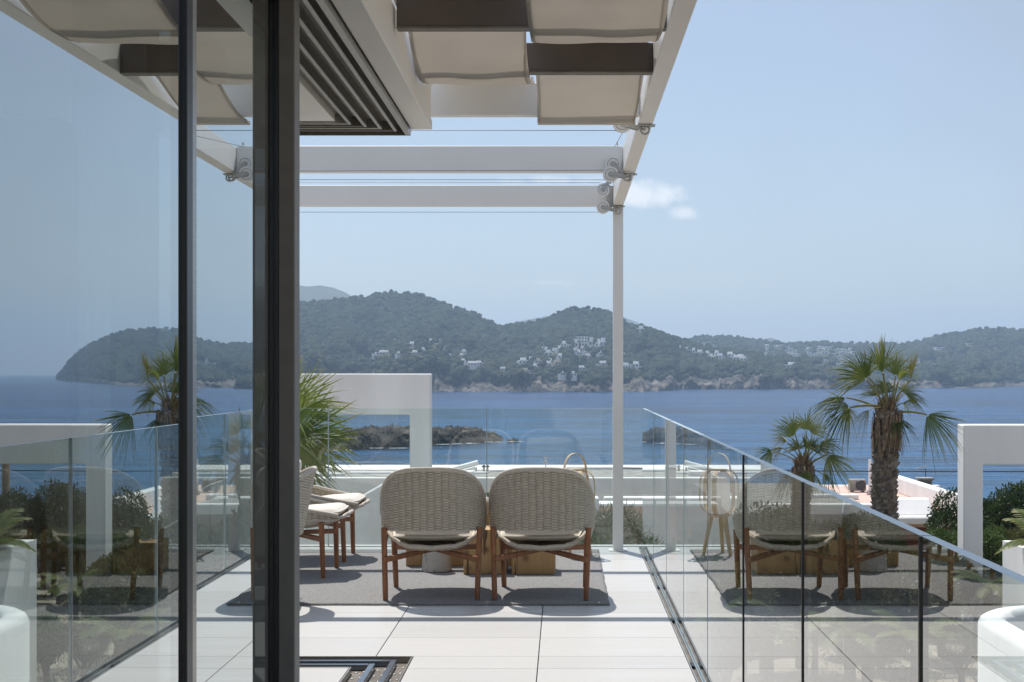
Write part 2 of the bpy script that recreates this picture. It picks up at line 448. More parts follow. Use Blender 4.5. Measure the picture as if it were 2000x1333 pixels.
HT(MB().box(TRX-0.30, TRX, -1.7, 6.685, 2.452, 2.470).box(-5.2, TRX-0.30, 6.41, 6.685, 2.452, 2.4702), 'housing', M['bronze'])
HT(MB().box(TRX-0.022, TRX, -1.7, 6.685, 2.405, 2.452), 'side_plate', M['steel'])
HT(MB().box(-5.2, TRX, 6.686, 6.70, 2.405, 2.46), 'end_plate', M['bronze'])
for k, off in enumerate((0.055, 0.115, 0.175, 0.235)):
    HT(MB().box(TRX-off-0.012, TRX-off+0.004, -1.7, 6.66-off, 2.408, 2.452), 'rail', M['steel'], bevel=0.003)
    HT(MB().box(-5.2, TRX-off-0.0121, 6.64-off, 6.656-off, 2.408, 2.452), 'rail', M['steel' if k % 2 else 'bronze'], bevel=0.003)
for k in range(6): HT(MB().lathe([(0.0, -0.002), (0.006, -0.002), (0.006, 0.0)], (TRX-0.035, 6.2-k*0.55, 2.452), 8), 'screw', M['black'])
# recess lamp rail and brown vent in the room ceiling
cr = thing('ceiling_box', 'white boxed ceiling duct with brown grille just inside the doors', 'ceiling duct', (-1.35, 6.1, 2.3))
MB().box(-0.5, 0.22, -1.2, -0.02, -0.05, 0.119).build('duct', M['white'], cr, bevel=0.004)
MB().box(-0.16, 0.16, 0.0, 0.03, -0.02, 0.10).build('grille', M['shade'], cr)

room = thing('room_wall', 'plain grey interior wall with added blocking pieces behind the glass doors', 'wall', (-5.1, 0, 0))
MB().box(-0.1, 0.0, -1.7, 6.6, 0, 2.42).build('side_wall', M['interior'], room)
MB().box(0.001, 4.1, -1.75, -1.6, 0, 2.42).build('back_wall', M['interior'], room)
MB().box(0.0, 2.985, 6.33, 6.39, 0, 2.42).box(3.325, 3.75, 6.33, 6.39, 0, 2.42).build('blocking_wall', M['interior'], room)  # added wall pieces blocking the outdoor view, leaving a backlit slot for the curtain
bw = MB().box(-0.98, 0.62, -1.85, -1.71, -0.3, 2.42).build('villa_wall', M['white'])
tag(bw, 'white villa wall closing the terrace behind the viewer', 'wall')
# curtain hanging inside the room
cu = thing('curtain', 'pale sheer curtain hanging inside, seen dimly through the near glass door', 'curtain', (-1.945, 6.36, 0), R(90))
n = 60; mb = MB(); vs = []; fs = []
for i in range(n+1):
    y = -0.17 + 0.34*(i/n + 0.07*math.sin(i/n*6.283)); x = 0.03*math.sin(i*0.95) + 0.008*math.sin(i*2.3)
    vs += [(x, y, 0.03), (x*0.8, y, 2.40)]
for i in range(n): fs.append((2*i, 2*i+2, 2*i+3, 2*i+1))
mb.add(vs, fs); o = mb.build('cloth', M['curtain'], cu, smooth=True)
sm = o.modifiers.new('s', 'SOLIDIFY'); sm.thickness = 0.002
MB().cyl((0, -0.2, 2.405), (0, 0.2, 2.405), 0.008, n=8).build('curtain_rod', M['steel'], cu)

# ---------------------------------------------------------------- pergola
EX0, EX1, ZB, ZT = 0.368, 0.443, 2.545, 2.70
pg = thing('pergola', 'white steel pergola frame with cross beams over the terrace', 'pergola', (0.405, 10.8, 0))
def PG(mb, name, m='paint', **k):
    o = mb.build(name, M[m], pg, **k); o.location = Vector((-0.405, -10.8, 0)); return o
PG(MB().box(EX0, EX1, 1.0, 10.84, ZB, ZT), 'edge_beam', bevel=0.003)
PG(MB().box(EX0, EX1, 10.765, 10.84, 0.0, ZB - 0.001), 'post', bevel=0.003)
PG(MB().box(EX0-0.03, EX1+0.03, 10.735, 10.87, 0.0005, 0.006), 'base_plate', bevel=0.001)
for (y, z0, z1) in ((10.765, 2.545, 2.698), (8.965, 2.548, 2.71)):
    PG(MB().box(-4.9, EX0-0.001, y, y+0.06, z0, z1), 'cross_beam', bevel=0.003)
PG(MB().box(-4.98, -4.901, 6.9, 10.84, ZB, ZT), 'edge_beam', bevel=0.003)
PG(MB().box(-4.98, -4.901, 10.765, 10.84, 0, ZB-0.001), 'post', bevel=0.003)
PG(MB().box(-0.80, EX0-0.001, 6.98, 7.04, 2.548, 2.705), 'cross_beam', bevel=0.003)
for (y, z0, z1) in ((5.97, 2.553, 2.668), (5.20, 2.553, 2.668), (4.2, 2.553, 2.668), (3.2, 2.553, 2.668)):
    PG(MB().box(-0.594, EX0-0.001, y, y+0.05, z0, z1), 'brown_cross_beam', 'brown', bevel=0.002)
    PG(MB().box(-0.594, EX0-0.001, y-0.004, y+0.054, z0-0.008, z0-0.0005), 'flange', 'traybase')

# woven shade strips: over one beam, under the next
def strip(x0, x1, keys, label):
    t = thing('shade_strip', label, 'shade cloth', ((x0+x1)/2, 6.0, 2.55), group='woven cloth strips of the pergola')
    ys = np.linspace(keys[0][0], keys[-1][0], 130); ky = [k[0] for k in keys]; kz = [k[1] for k in keys]
    zs = []
    for y in ys:
        for i in range(len(ky)-1):
            if ky[i] <= y <= ky[i+1]:
                s = (y-ky[i])/(ky[i+1]-ky[i]); s2 = s*s*(3-2*s)
                zs.append(kz[i]*(1-s2)+kz[i+1]*s2 - 0.012*math.sin(math.pi*s)); break
        else: zs.append(kz[-1])
    xs = np.linspace(x0, x1, 15); vs = []; fs = []
    for j, y in enumerate(ys):
        for i, x in enumerate(xs):
            e = (i/14-0.5)*2
            vs.append((x-(x0+x1)/2 + 0.004*math.sin(y*5+i), y-6.0, zs[j]-2.55 + 0.010*noise.noise((x*6, y*3, x0)) - 0.012*(1-e*e)*0.6))
    for j in range(len(ys)-1):
        for i in range(14): a = j*15+i; fs.append((a, a+1, a+16, a+15))
    o = MB().add(vs, fs).build('cloth', M['shade'], t, smooth=True)
    s = o.modifiers.new('s', 'SOLIDIFY'); s.thickness = 0.0022; s.offset = 0
    for xx in (x0+0.012, x1-0.012):       # hems
        k = MB().tube([(xx-(x0+x1)/2+0.004*math.sin(y*5), y-6.0, zs[j]-2.55+0.001) for j, y in list(enumerate(ys))[::3]], 0.0035, 5)
        k.build('hem', M['shade'], t, smooth=True)
    MB().box(x0-(x0+x1)/2, x1-(x0+x1)/2, keys[-1][0]-6.0-0.006, keys[-1][0]-6.0+0.012, zs[-1]-2.55-0.012, zs[-1]-2.55+0.006).build('end_bar', M['shade'], t, bevel=0.002)
strip(-0.592, -0.138, [(2.3, 2.58), (3.22, 2.70), (4.22, 2.535), (5.225, 2.69), (5.995, 2.535), (7.0, 2.722), (7.07, 2.724)],
      'left taupe cloth strip of the pergola, beside the white roof edge')
strip(-0.122, 0.350, [(2.3, 2.66), (3.22, 2.535), (4.22, 2.69), (5.225, 2.532), (5.995, 2.69), (7.01, 2.532), (7.07, 2.530)],
      'right taupe cloth strip of the pergola, beside the long white edge beam')

# pulleys, shackles and cables
def pulley(x, y, z, ang, label, ring):
    t = thing('pulley_block', label, 'pulley', (x, y, z), group='pulleys on the pergola edge')
    r = 0.048
    MB().tube([(0, -0.010, 0), (0, -0.004, 0), (0, 0.004, 0), (0, 0.010, 0)], [r, r*0.8, r*0.8, r], 24).build('sheave', M['nylon'], t, smooth='auto')
    c, s = math.cos(ang), math.sin(ang)
    for yy in (-0.016, 0.0125):
        pl = []
        for k in range(17):
            a = ang + math.pi/2 + math.pi*k/16; pl.append((r*0.34*math.cos(a), r*0.34*math.sin(a)))
        for k in range(9):
            a = ang - math.pi/2 + math.pi*k/8; pl.append((0.078*c + 0.011*math.cos(a), 0.078*s + 0.011*math.sin(a)))
        MB().prism(pl, 'y', yy, yy+0.0035).build('cheek_plate', M['galv'], t)
    MB().tube([(r*0.72*math.cos(a), -0.0105, r*0.72*math.sin(a)) for a in [2*math.pi*q/20 for q in range(20)]], 0.0022, 5, closed=True).build('groove_ring', M['galv'], t, smooth=True)
    MB().cyl((0, -0.021, 0), (0, 0.021, 0), 0.011, n=12).build('axle', M['steel'], t, smooth='auto')
    for d in (0.045, 0.072):
        MB().cyl((d*c, -0.020, d*s), (d*c, 0.020, d*s), 0.0055, n=8).build('bolt', M['steel'], t)
    rx, rz = ring[0]-x, ring[1]-z
    MB().tube([(0.078*c + (rx-0.078*c)*k/5, 0.004*math.sin(k*2.5), 0.078*s + (rz-0.078*s)*k/5) for k in range(6)], 0.005, 6).build('snap_hook', M['steel'], t, smooth=True)
    MB().tube([(rx + 0.021*math.cos(a), 0, rz + 0.021*math.sin(a)) for a in [2*math.pi*k/20 for k in range(20)]], 0.0055, 8, closed=True).build('ring', M['galv'], t, smooth=True)
    return t
def strap(y, z, up, label):
    t = thing('pulley_bracket', label, 'bracket', (0.405, y, z), group='steel brackets clamped to the pergola edge')
    MB().box(-0.075, 0.05, -0.022, 0.022, -0.010, -0.002).build('plate', M['galv'], t, bevel=0.002)
    if up: MB().box(-0.075, -0.068, -0.020, 0.020, -0.0021, up).build('strap', M['galv'], t, bevel=0.002)
    MB().cyl((0.0, 0, -0.024), (0.0, 0, -0.0105), 0.007, n=8).build('bolt', M['steel'], t)
    MB().cyl((-0.055, 0, -0.022), (-0.055, 0, -0.0105), 0.006, n=8).build('bolt', M['steel'], t)
strap(7.22, ZB, 0.0, 'flat steel bracket under the edge beam at the cloth end')
strap(9.0, ZB, 0.19, 'steel bracket with tall strap at the nearer white cross beam')
strap(10.74, ZB, 0.15, 'steel bracket with strap at the top of the white post')
pulley(0.292, 7.22, 2.552, R(-18), 'single round pulley below the end of the right cloth strip', (0.405, 2.518))
pulley(0.305, 8.93, 2.592, R(-40), 'upper of two pulleys at the nearer white cross beam', (0.388, 2.512))
pulley(0.290, 8.90, 2.525, R(-8), 'lower of two pulleys at the nearer white cross beam', (0.395, 2.505))
pulley(0.292, 10.70, 2.655, R(55), 'upper of two pulleys beside the top of the white post', (0.352, 2.70))
pulley(0.292, 10.70, 2.528, R(-15), 'lower of two pulleys beside the top of the white post', (0.400, 2.500))
def cable(p0, p1, label, r=0.0016, name='shade_cable', sag=0.0, cat='cable', m='wire', group='thin cables of the pergola shade'):
    p0, p1 = Vector(p0), Vector(p1); mid = (p0+p1)/2; n = 12
    pts = [p0.lerp(p1, k/n) - Vector((0, 0, sag*4*(k/n)*(1-k/n))) - mid for k in range(n+1)]
    o = MB().tube(pts, r, 6).build(name, M[m], None, smooth=True, loc=mid)
    return tag(o, label, cat, group)
cable((0.30, 7.22, 2.515), (-4.9, 7.22, 2.515), 'thin cable stretched just below the end of the cloth strips')
cable((0.30, 8.93, 2.555), (-4.9, 8.93, 2.540), 'thin cable running along the bottom of the nearer white cross beam')
cable((0.29, 8.90, 2.492), (-4.9, 8.90, 2.494), 'thin cable running just under the nearer white cross beam')
cable((0.27, 10.70, 2.708), (-4.9, 10.70, 2.712), 'thin cable running along the top of the farther white cross beam')
cable((0.29, 10.70, 2.492), (-4.9, 10.70, 2.492), 'lowest thin cable, under the farther white cross beam')
cable((0.300, 7.26, 2.52), (0.315, 8.95, 2.70), 'short cable running from the first pulley back to the second bracket')
cable((0.29, 8.9, 2.49), (0.285, 10.68, 2.69), 'short cable running between the two rear brackets')

# ---------------------------------------------------------------- glass balustrades
def panel(parent, x0, x1, y0, y1, z0, z1, along):
    mb = MB(); mb.box(x0, x1, y0, y1, z0, z1)
    # faces: bottom, top, -y, +x, +y, -x ; the large faces are clear glass, the others the polished edges
    mb.m = [1, 1, 0, 0, 0, 0]
    return mb.build('glass_panel', [M['glass'], M['edge']], parent, fix=True)
sb = thing('side_balustrade', 'frameless glass balustrade receding along the right side of the terrace', 'balustrade', (X_BAL, 5.0, 0))
fb = thing('front_balustrade', 'frameless glass balustrade across the sea end of the terrace', 'balustrade', (-2.0, Y_BAL, 0))
joints = [Y_BAL - 0.011] + [2.45 + 1.205*q for q in range(6, -4, -1)]
for ya, yb in zip(joints, joints[1:]):
    panel(sb, 0.0, 0.021, yb + 0.004 - 5.0, ya - 0.004 - 5.0, -0.03, 1.045, 'y')
    if yb > -1.0: MB().box(-0.0032 if yb < 5 else -0.0012, 0.0125, yb-0.0037-5.0, yb+0.0037-5.0, 0.0, 1.044).build('joint_gap_strip', M['black'] if yb < 5 else M['joint_grey'], sb)  # solid strip in each open joint; black near ones paint the gap's darkness
MB().box(-0.026, -0.009, -1.6-5, Y_BAL-0.03-5, -0.038, -0.010).build('channel', M['traybase'], sb)
for xx in (-0.0305, -0.0085): MB().box(xx, xx+0.004, -1.6-5, Y_BAL-0.03-5, -0.0385, 0.001).build('channel_lip', M['lip'], sb)
for k in range(6): MB().box(-0.025, -0.010, 8.93-k*1.2-5, 9.02-k*1.2-5, -0.0115, 0.004).build('channel_clip', M['black'], sb, bevel=0.002)
x = X_BAL + 0.021
while x > -5.1:
    x0 = max(x - 1.2, -5.15)
    panel(fb, x0 + 0.004 + 2.0, x - 0.004 + 2.0, 0.0, 0.021, -0.03, 1.045, 'x')
    if x0 > -5.1: MB().box(x0-0.0035+2.0, x0+0.0035+2.0, 0.005, 0.0125, 0.0, 1.044).build('joint_gap_strip', M['joint_grey'], fb)
    x = x0
MB().box(-3.15, 2.62, -0.028, -0.004, -0.038, -0.004).build('channel', M['steel'], fb)

# ================================================================ FURNITURE
# rug
rug = thing('rug', 'flat grey woven outdoor rug under the chairs', 'rug', (-1.17, 9.5, 0))
mb = MB(); vs = []; fs = []; nx, ny = 120, 100
RX0, RX1, RY0, RY1 = -2.65, 0.262, 8.245, 10.77
for j in range(ny+1):
    for i in range(nx+1):
        x = RX0+(RX1-RX0)*i/nx; y = RY0+(RY1-RY0)*j/ny
        e = 0.006*noise.noise((x*9, y*9, 0)) if i in (0, nx) or j in (0, ny) else 0
        vs.append((x+1.17+e*(i in (0, nx)), y-9.5+e*(j in (0, ny)), 0.011+0.002*noise.noise((x*30, y*30, 3))))
for j in range(ny):
    for i in range(nx): a = j*(nx+1)+i; fs.append((a, a+1, a+nx+2, a+nx+1))
o = MB().add(vs, fs).build('weave', M['rug'], rug, smooth=True)
s = o.modifiers.new('s', 'SOLIDIFY'); s.thickness = 0.0105; s.offset = -1

# ---------------------------------------------------------------- woven lounge chair
def smooth01(t): t = max(0.0, min(1.0, t)); return t*t*(3-2*t)
def chair_wall():
    """plan curve of the shell from the left front tip round the back to the right front tip, with top and bottom heights"""
    pts = []
    n = 3.0 if False else 2.5
    for k in range(61):
        th = R(-90 + 180*k/60)
        sx, cx_ = math.sin(th), math.cos(th)
        x = 0.301*math.copysign(abs(sx)**(2/n), sx); y = -0.02 - 0.285*abs(cx_)**(2/n)
        pts.append((x, y))
    front = [(0.301 - 0.065*smooth01(k/14)**2, -0.02 + 0.375*k/14) for k in range(1, 15)]
    return [(-x, y) for (x, y) in front[::-1]] + pts + front
def chair_shell():
    base = chair_wall(); P2 = [Vector((x, y, 0)) for x, y in base]
    # resample by arc length
    d = [0.0]
    for a, b in zip(P2, P2[1:]): d.append(d[-1] + (b-a).length)
    tot = d[-1]; cols = 41; FR = ((0.0, 0.0), (0.09, 0.72), (0.30, 1.0), (0.70, 1.0), (0.91, 0.72))
    def point(s_):
        k = max(q for q in range(len(d)) if d[q] <= s_+1e-9); k = min(k, len(P2)-2)
        return P2[k].lerp(P2[k+1], (s_-d[k])/max(1e-9, d[k+1]-d[k]))
    def heights(p):
        ax = min(1.0, abs(p.x)/0.301)
        if p.y < -0.02:
            return (0.40 if ax < 0.86 else 0.40 - 0.08*smooth01((ax-0.86)/0.14)), max(0.476, 0.40 + 0.357*max(0.0, 1-ax**3.7)**(1/3.7) - 0.006*ax*ax)
        t = (p.y+0.02)/0.375; return 0.320 + 0.05*t, 0.476 - 0.082*t**0.9
    RH, Z0, ROWS = 0.0152, 0.285, 33
    us = [(ci+f, h, ci) for ci in range(cols) for f, h in FR] + [(cols, 0.0, cols-1)]
    vs, zc, top_line, bot_line, NVs = [], [], [], [], ROWS*5
    for i, (u, hu, ci) in enumerate(us):
        s_ = tot*u/cols; p = point(s_); z0, z1 = heights(p)
        q0, q1 = point(max(0, s_-0.01)), point(min(tot, s_+0.01)); tg = (q1-q0).normalized(); nrm = Vector((tg.y, -tg.x, 0))
        if nrm.dot(Vector((p.x, p.y, 0))) < 0: nrm = -nrm
        sh = 0.5 if ci % 2 else 0.0; back = max(0.0, -p.y/0.30)
        def place(z, h):
            taper = 1.0 - 0.10*max(0.0, (0.40-z)/0.10); w = nrm*h + Vector((0, -(z-0.395)*0.20*back, 0))
            return (p.x*taper+w.x, p.y+w.y, z)
        for r in range(ROWS):
            for f, hv in FR:
                zr_ = Z0 + (r+f+sh)*RH; z = min(max(zr_, z0), z1); vs.append(place(z, 0.0145*hu*hv - 0.0065)); zc.append(-1 if zr_ < z0 else (1 if zr_ > z1 else 0))
        if i % 3 == 0 or i == len(us)-1: top_line.append(Vector(place(z1, 0.001))); bot_line.append(Vector(place(z0, 0.001)))
    fs = []
    for i in range(len(us)-1):
        for r in range(NVs-1):
            q = (i*NVs+r, (i+1)*NVs+r, (i+1)*NVs+r+1, i*NVs+r+1)
            if all(zc[v] == 1 for v in q) or all(zc[v] == -1 for v in q): continue
            fs.append(q)
    return vs, fs, top_line, bot_line
def chair_pan():
    """woven seat bowl: its edge is low at the back, climbs the sides to meet the arms and rolls out to a lip in front"""
    N, K = 168, 60; vs = []; fs = []
    for j in range(K+1):
        r = j/K
        for i in range(N):
            a = 2*math.pi*i/N; c, s = math.cos(a), math.sin(a); n = 3.0
            ex, ey = math.copysign(abs(c)**(2/n), c), math.copysign(abs(s)**(2/n), s)
            ed = 0.280 - 0.02*max(0.0, ey)
            x = ed*r*ex; y = 0.07 + (0.325 if ey > 0 else 0.315)*r*ey
            zb = 0.262 + max(0.0, y+0.20)*0.13
            rim = 0.303 + 0.09*abs(ex)**3.5 if ey < 0 else 0.303 + 0.09*abs(ex)**3.5*(1-ey) + 0.093*ey*ey
            z = zb + max(0.0, rim-zb)*r**5.0
            wv = 0.0055*abs(math.sin(math.pi*(i/4.0)))**0.5*abs(math.sin(math.pi*(j/4.0+(0.5 if (i//4) % 2 else 0))))**0.5
            vs.append((x*(1-wv*0.5), y, z-wv))
    for j in range(K):
        for i in range(N): k = (i+1) % N; fs.append((j*N+i, j*N+k, (j+1)*N+k, (j+1)*N+i))
    rim = [Vector(vs[K*N+i]) for i in range(0, N, 3)]
    return vs, fs, rim
def pillow(w, d, h, seed, n=26, e=5.0, puff=0.5):
    vs, fs = [], []
    for side in (1, -1):
        b = len(vs)
        for j in range(n+1):
            for i in range(n+1):
                u, v = -1+2*i/n, -1+2*j/n
                k = (1-abs(u)**e)*(1-abs(v)**e)
                rr = 1-0.05*(u*u*v*v)
                z = side*h/2*max(0.0, k)**puff + 0.007*noise.noise((u*2.5+seed, v*2.5, side*3))*k
                vs.append((u*w/2*rr, v*d/2*rr, z))
        for j in range(n):
            for i in range(n):
                a = b+j*(n+1)+i; q = (a, a+1, a+n+2, a+n+1); fs.append(q if side > 0 else q[::-1])
    per = [i for i in range(n+1)] + [j*(n+1)+n for j in range(1, n+1)] + [n*(n+1)+i for i in range(n-1, -1, -1)] + [j*(n+1) for j in range(n-1, 0, -1)]
    return vs, fs, [Vector(vs[i]) for i in per]
sv, sf, s_top, s_bot = chair_shell(); pv, pf, p_rim = chair_pan()
me_shell = MB().add(sv, sf).mesh('woven_back', M['weave'], smooth=True)
me_pan = MB().add(pv, pf).mesh('woven_seat', M['weave'], smooth=True)
tip_l, tip_r = [s_bot[0], s_top[0]], [s_top[-1], s_bot[-1]]
me_toprim = MB().tube(s_top, 0.0135, 8).mesh('top_rim', M['rim'], smooth=True)
me_botrim = MB().tube(s_bot, 0.007, 8).mesh('bottom_rim', M['rim'], smooth=True)
me_panrim = MB().tube(p_rim, 0.0125, 8, closed=True).mesh('seat_rim', M['rim'], smooth=True)
cv, cf, c_per = pillow(0.475, 0.555, 0.085, 1.0)
me_seatc = MB().add(cv, cf).mesh('seat_cushion', M['cushion'], smooth=True)
me_pipe = MB().tube(c_per, 0.0045, 6, closed=True).mesh('piping', M['cushion'], smooth=True)
bv, bf, b_per = pillow(0.44, 0.34, 0.105, 5.0)
me_backc = MB().add(bv, bf).mesh('back_cushion', M['cushion'], smooth=True)
me_bpipe = MB().tube(b_per, 0.0045, 6, closed=True).mesh('piping', M['cushion'], smooth=True)
def leg_mesh(p0, p1, r0, r1, r2=None):
    p0, p1 = Vector(p0), Vector(p1)
    return MB().tube([p0, p0.lerp(p1, 0.12), p0.lerp(p1, 0.6), p1], [r0*0.96, r0*1.04, (r0+r1)/2*1.03, r1], 12).mesh('leg', M['teak'], smooth='auto')
legs = [leg_mesh((s*0.262, -0.262, 0), (s*0.276, -0.215, 0.41), 0.0155, 0.017) for s in (-1, 1)] + \
       [leg_mesh((s*0.247, 0.262, 0), (s*0.262, 0.252, 0.352), 0.0155, 0.0185) for s in (-1, 1)]
me_br = [MB().beam((-s*0.265, -0.262, 0.232), (0, 0, 0.262), 0.026, 0.032, w1=0.026, h1=0.026).beam((0, 0, 0.2621), (s*0.248, 0.254, 0.245), 0.0262, 0.026, w1=0.026, h1=0.032).mesh('cross_brace', M['teak'], bevel=0.004) for s in (1, -1)]
me_glide = MB().lathe([(0.0, 0), (0.013, 0), (0.013, 0.004)], n=10).mesh('glide', M['black'])
def chair(label, x, y, rz, tilt=0.0, group='woven lounge chairs on the rug'):
    t = thing('lounge_chair', label, 'chair', (x, y, 0.0125), rz, group)
    w = link('woven_back', me_shell, t); link('top_rim', me_toprim, w); link('bottom_rim', me_botrim, w)
    p = link('woven_seat', me_pan, t); link('seat_rim', me_panrim, p)
    for l in legs: link('leg', l, t)
    for b in me_br: link('cross_brace', b, t)
    c = link('seat_cushion', me_seatc, t, (0, 0.085, 0.385), (R(6.5), 0, R(tilt))); link('piping', me_pipe, c)
    c = link('back_cushion', me_backc, t, (0.005, -0.165, 0.535), (R(74), 0, R(-tilt))); link('piping', me_bpipe, c)
chair('left of the two woven lounge chairs seen from behind', -0.763, 8.63, R(1.5), 1.0)
chair('right of the two woven lounge chairs seen from behind, nearest the glass', -0.122, 8.63, R(-2), -2.0)
chair('woven chair facing away left, only its backrest edge showing beside the bronze stile', -1.785, 8.24, R(98), 2.0)
chair('nearer of the two woven chairs seen from the side on the left', -1.78, 9.51, R(-91), 1.5)
chair('farther of the two woven chairs seen from the side on the left, nearest the sea', -1.775, 10.29, R(-89), -1.0)

# ---------------------------------------------------------------- cedar block tables
def cedar(name, seed):
    m, N, L = new_mat(name); out = N.new('ShaderNodeOutputMaterial'); b = N.new('ShaderNodeBsdfPrincipled')
    b.inputs['Roughness'].default_value = 0.6
    vec = coords(N, L, 'obj', (1, 1, 0.05))
    add = N.new('ShaderNodeVectorMath'); add.operation = 'ADD'; add.inputs[1].default_value = (seed, seed*0.7, seed*0.3); L.new(vec, add.inputs[0])
    nz = N.new('ShaderNodeTexNoise'); nz.inputs['Scale'].default_value = 5; nz.inputs['Detail'].default_value = 3; L.new(add.outputs[0], nz.inputs['Vector'])
    wv = N.new('ShaderNodeTexNoise'); wv.inputs['Scale'].default_value = 42; wv.inputs['Detail'].default_value = 5
    L.new(add.outputs[0], wv.inputs['Vector'])
    fac = nmath(N, L, 'ADD', nmath(N, L, 'MULTIPLY', wv.outputs['Fac'], 0.6), nmath(N, L, 'MULTIPLY', nz.outputs['Fac'], 0.5))
    rp = N.new('ShaderNodeValToRGB'); rp.color_ramp.elements[0].position = 0.2; rp.color_ramp.elements[0].color = (0.36, 0.20, 0.082, 1)
    rp.color_ramp.elements[1].position = 0.85; rp.color_ramp.elements[1].color = (0.52, 0.335, 0.15, 1); L.new(fac, rp.inputs['Fac'])
    # knots and drying cracks
    vo = N.new('ShaderNodeTexVoronoi'); vo.inputs['Scale'].default_value = 7.0
    v2 = coords(N, L, 'obj', (1, 1, 1)); a2 = N.new('ShaderNodeVectorMath'); a2.operation = 'ADD'; a2.inputs[1].default_value = (seed*1.3, seed, seed*2.1)
    L.new(v2, a2.inputs[0]); L.new(a2.outputs[0], vo.inputs['Vector'])
    kn = N.new('ShaderNodeMapRange'); kn.inputs['From Min'].default_value = 0.05; kn.inputs['From Max'].default_value = 0.24; kn.inputs['To Min'].default_value = 1; kn.inputs['To Max'].default_value = 0
    L.new(vo.outputs['Distance'], kn.inputs['Value'])
    sel = N.new('ShaderNodeSeparateColor'); L.new(vo.outputs['Color'], sel.inputs[0])
    kf = nmath(N, L, 'MULTIPLY', kn.outputs[0], nmath(N, L, 'GREATER_THAN', sel.outputs[0], 0.62))
    cn = N.new('ShaderNodeTexNoise'); cn.inputs['Scale'].default_value = 22; L.new(coords(N, L, 'obj', (1, 1, 0.05)), cn.inputs['Vector'])
    cf_ = nmath(N, L, 'GREATER_THAN', cn.outputs['Fac'], 0.66)
    mx = N.new('ShaderNodeMixRGB'); mx.inputs['Color2'].default_value = (0.055, 0.026, 0.012, 1); L.new(rp.outputs[0], mx.inputs['Color1'])
    L.new(nmath(N, L, 'MULTIPLY', nmath(N, L, 'MAXIMUM', kf, cf_), 0.85), mx.inputs['Fac'])
    L.new(mx.outputs[0], b.inputs['Base Color'])
    bp = N.new('ShaderNodeBump'); bp.inputs['Strength'].default_value = 0.25; bp.inputs['Distance'].default_value = 0.003; L.new(fac, bp.inputs['Height']); L.new(bp.outputs[0], b.inputs['Normal'])
    L.new(b.outputs[0], out.inputs['Surface']); return m
def block(x0, x1, y0, y1, h, seed, label):
    c = ((x0+x1)/2, (y0+y1)/2, 0.0125)
    n = 8; vs = []; fs = []; random.seed(seed)
    mb = MB().box(x0-c[0], x1-c[0], y0-c[1], y1-c[1], 0, h)
    o = mb.build('block_table', cedar('cedar_%d' % seed, seed*3.7), None, bevel=0.006, seg=2, loc=c)
    return tag(o, label, 'side table', 'solid cedar block tables')
block(-0.645, -0.367, 9.43, 9.73, 0.288, 1, 'middle-height cedar block table showing between the two rear-view chairs')
block(-0.62, -0.34, 9.86, 10.16, 0.425, 2, 'tallest cedar block table, just behind the middle-height block')
block(-0.332, -0.05, 9.43, 9.72, 0.20, 3, 'low cedar block table with dark knots beneath the right chair')
block(-1.06, -0.68, 9.83, 10.1, 0.25, 4, 'low dark cedar block table behind the stone stool')
st = MB().lathe([(0.0, 0), (0.094, 0), (0.099, 0.006), (0.098, 0.03), (0.082, 0.17), (0.076, 0.30), (0.072, 0.308), (0.0, 0.309)], n=40).build('stone_stool', M['stone'], None, smooth='auto', loc=((853-CX)*9.6/F, 9.6, 0.0125))
tag(st, 'pale pitted stone stool tapering upward beneath the left rear-view chair', 'stool')
# bowl of succulents on the tall block
M['leaf_d'] = mat('succulent_leaf', (0.05, 0.11, 0.045), 0.5, c2=(0.09, 0.15, 0.06), vscale=30)
bo = thing('bowl', 'small white bowl of dark green succulents on the tallest cedar block', 'bowl', (-0.47, 9.95, 0.4385))
MB().lathe([(0.0, 0), (0.05, 0), (0.085, 0.03), (0.088, 0.034), (0.08, 0.032), (0.0, 0.026)], n=28).build('dish', M['opal'], bo, smooth='auto')
random.seed(5); mb = MB()
for k in range(46):
    a = random.random()*6.28; r = 0.06*math.sqrt(random.random()); p = Vector((r*math.cos(a), r*math.sin(a), 0.026)); q = p + Vector((0.02*math.cos(a), 0.02*math.sin(a), 0.025+0.02*random.random()))
    mb.tube([p, p.lerp(q, 0.5)+Vector((0, 0, 0.004)), q], [0.006, 0.007, 0.001], 5)
mb.build('succulents', M['leaf_d'], bo, smooth=True)

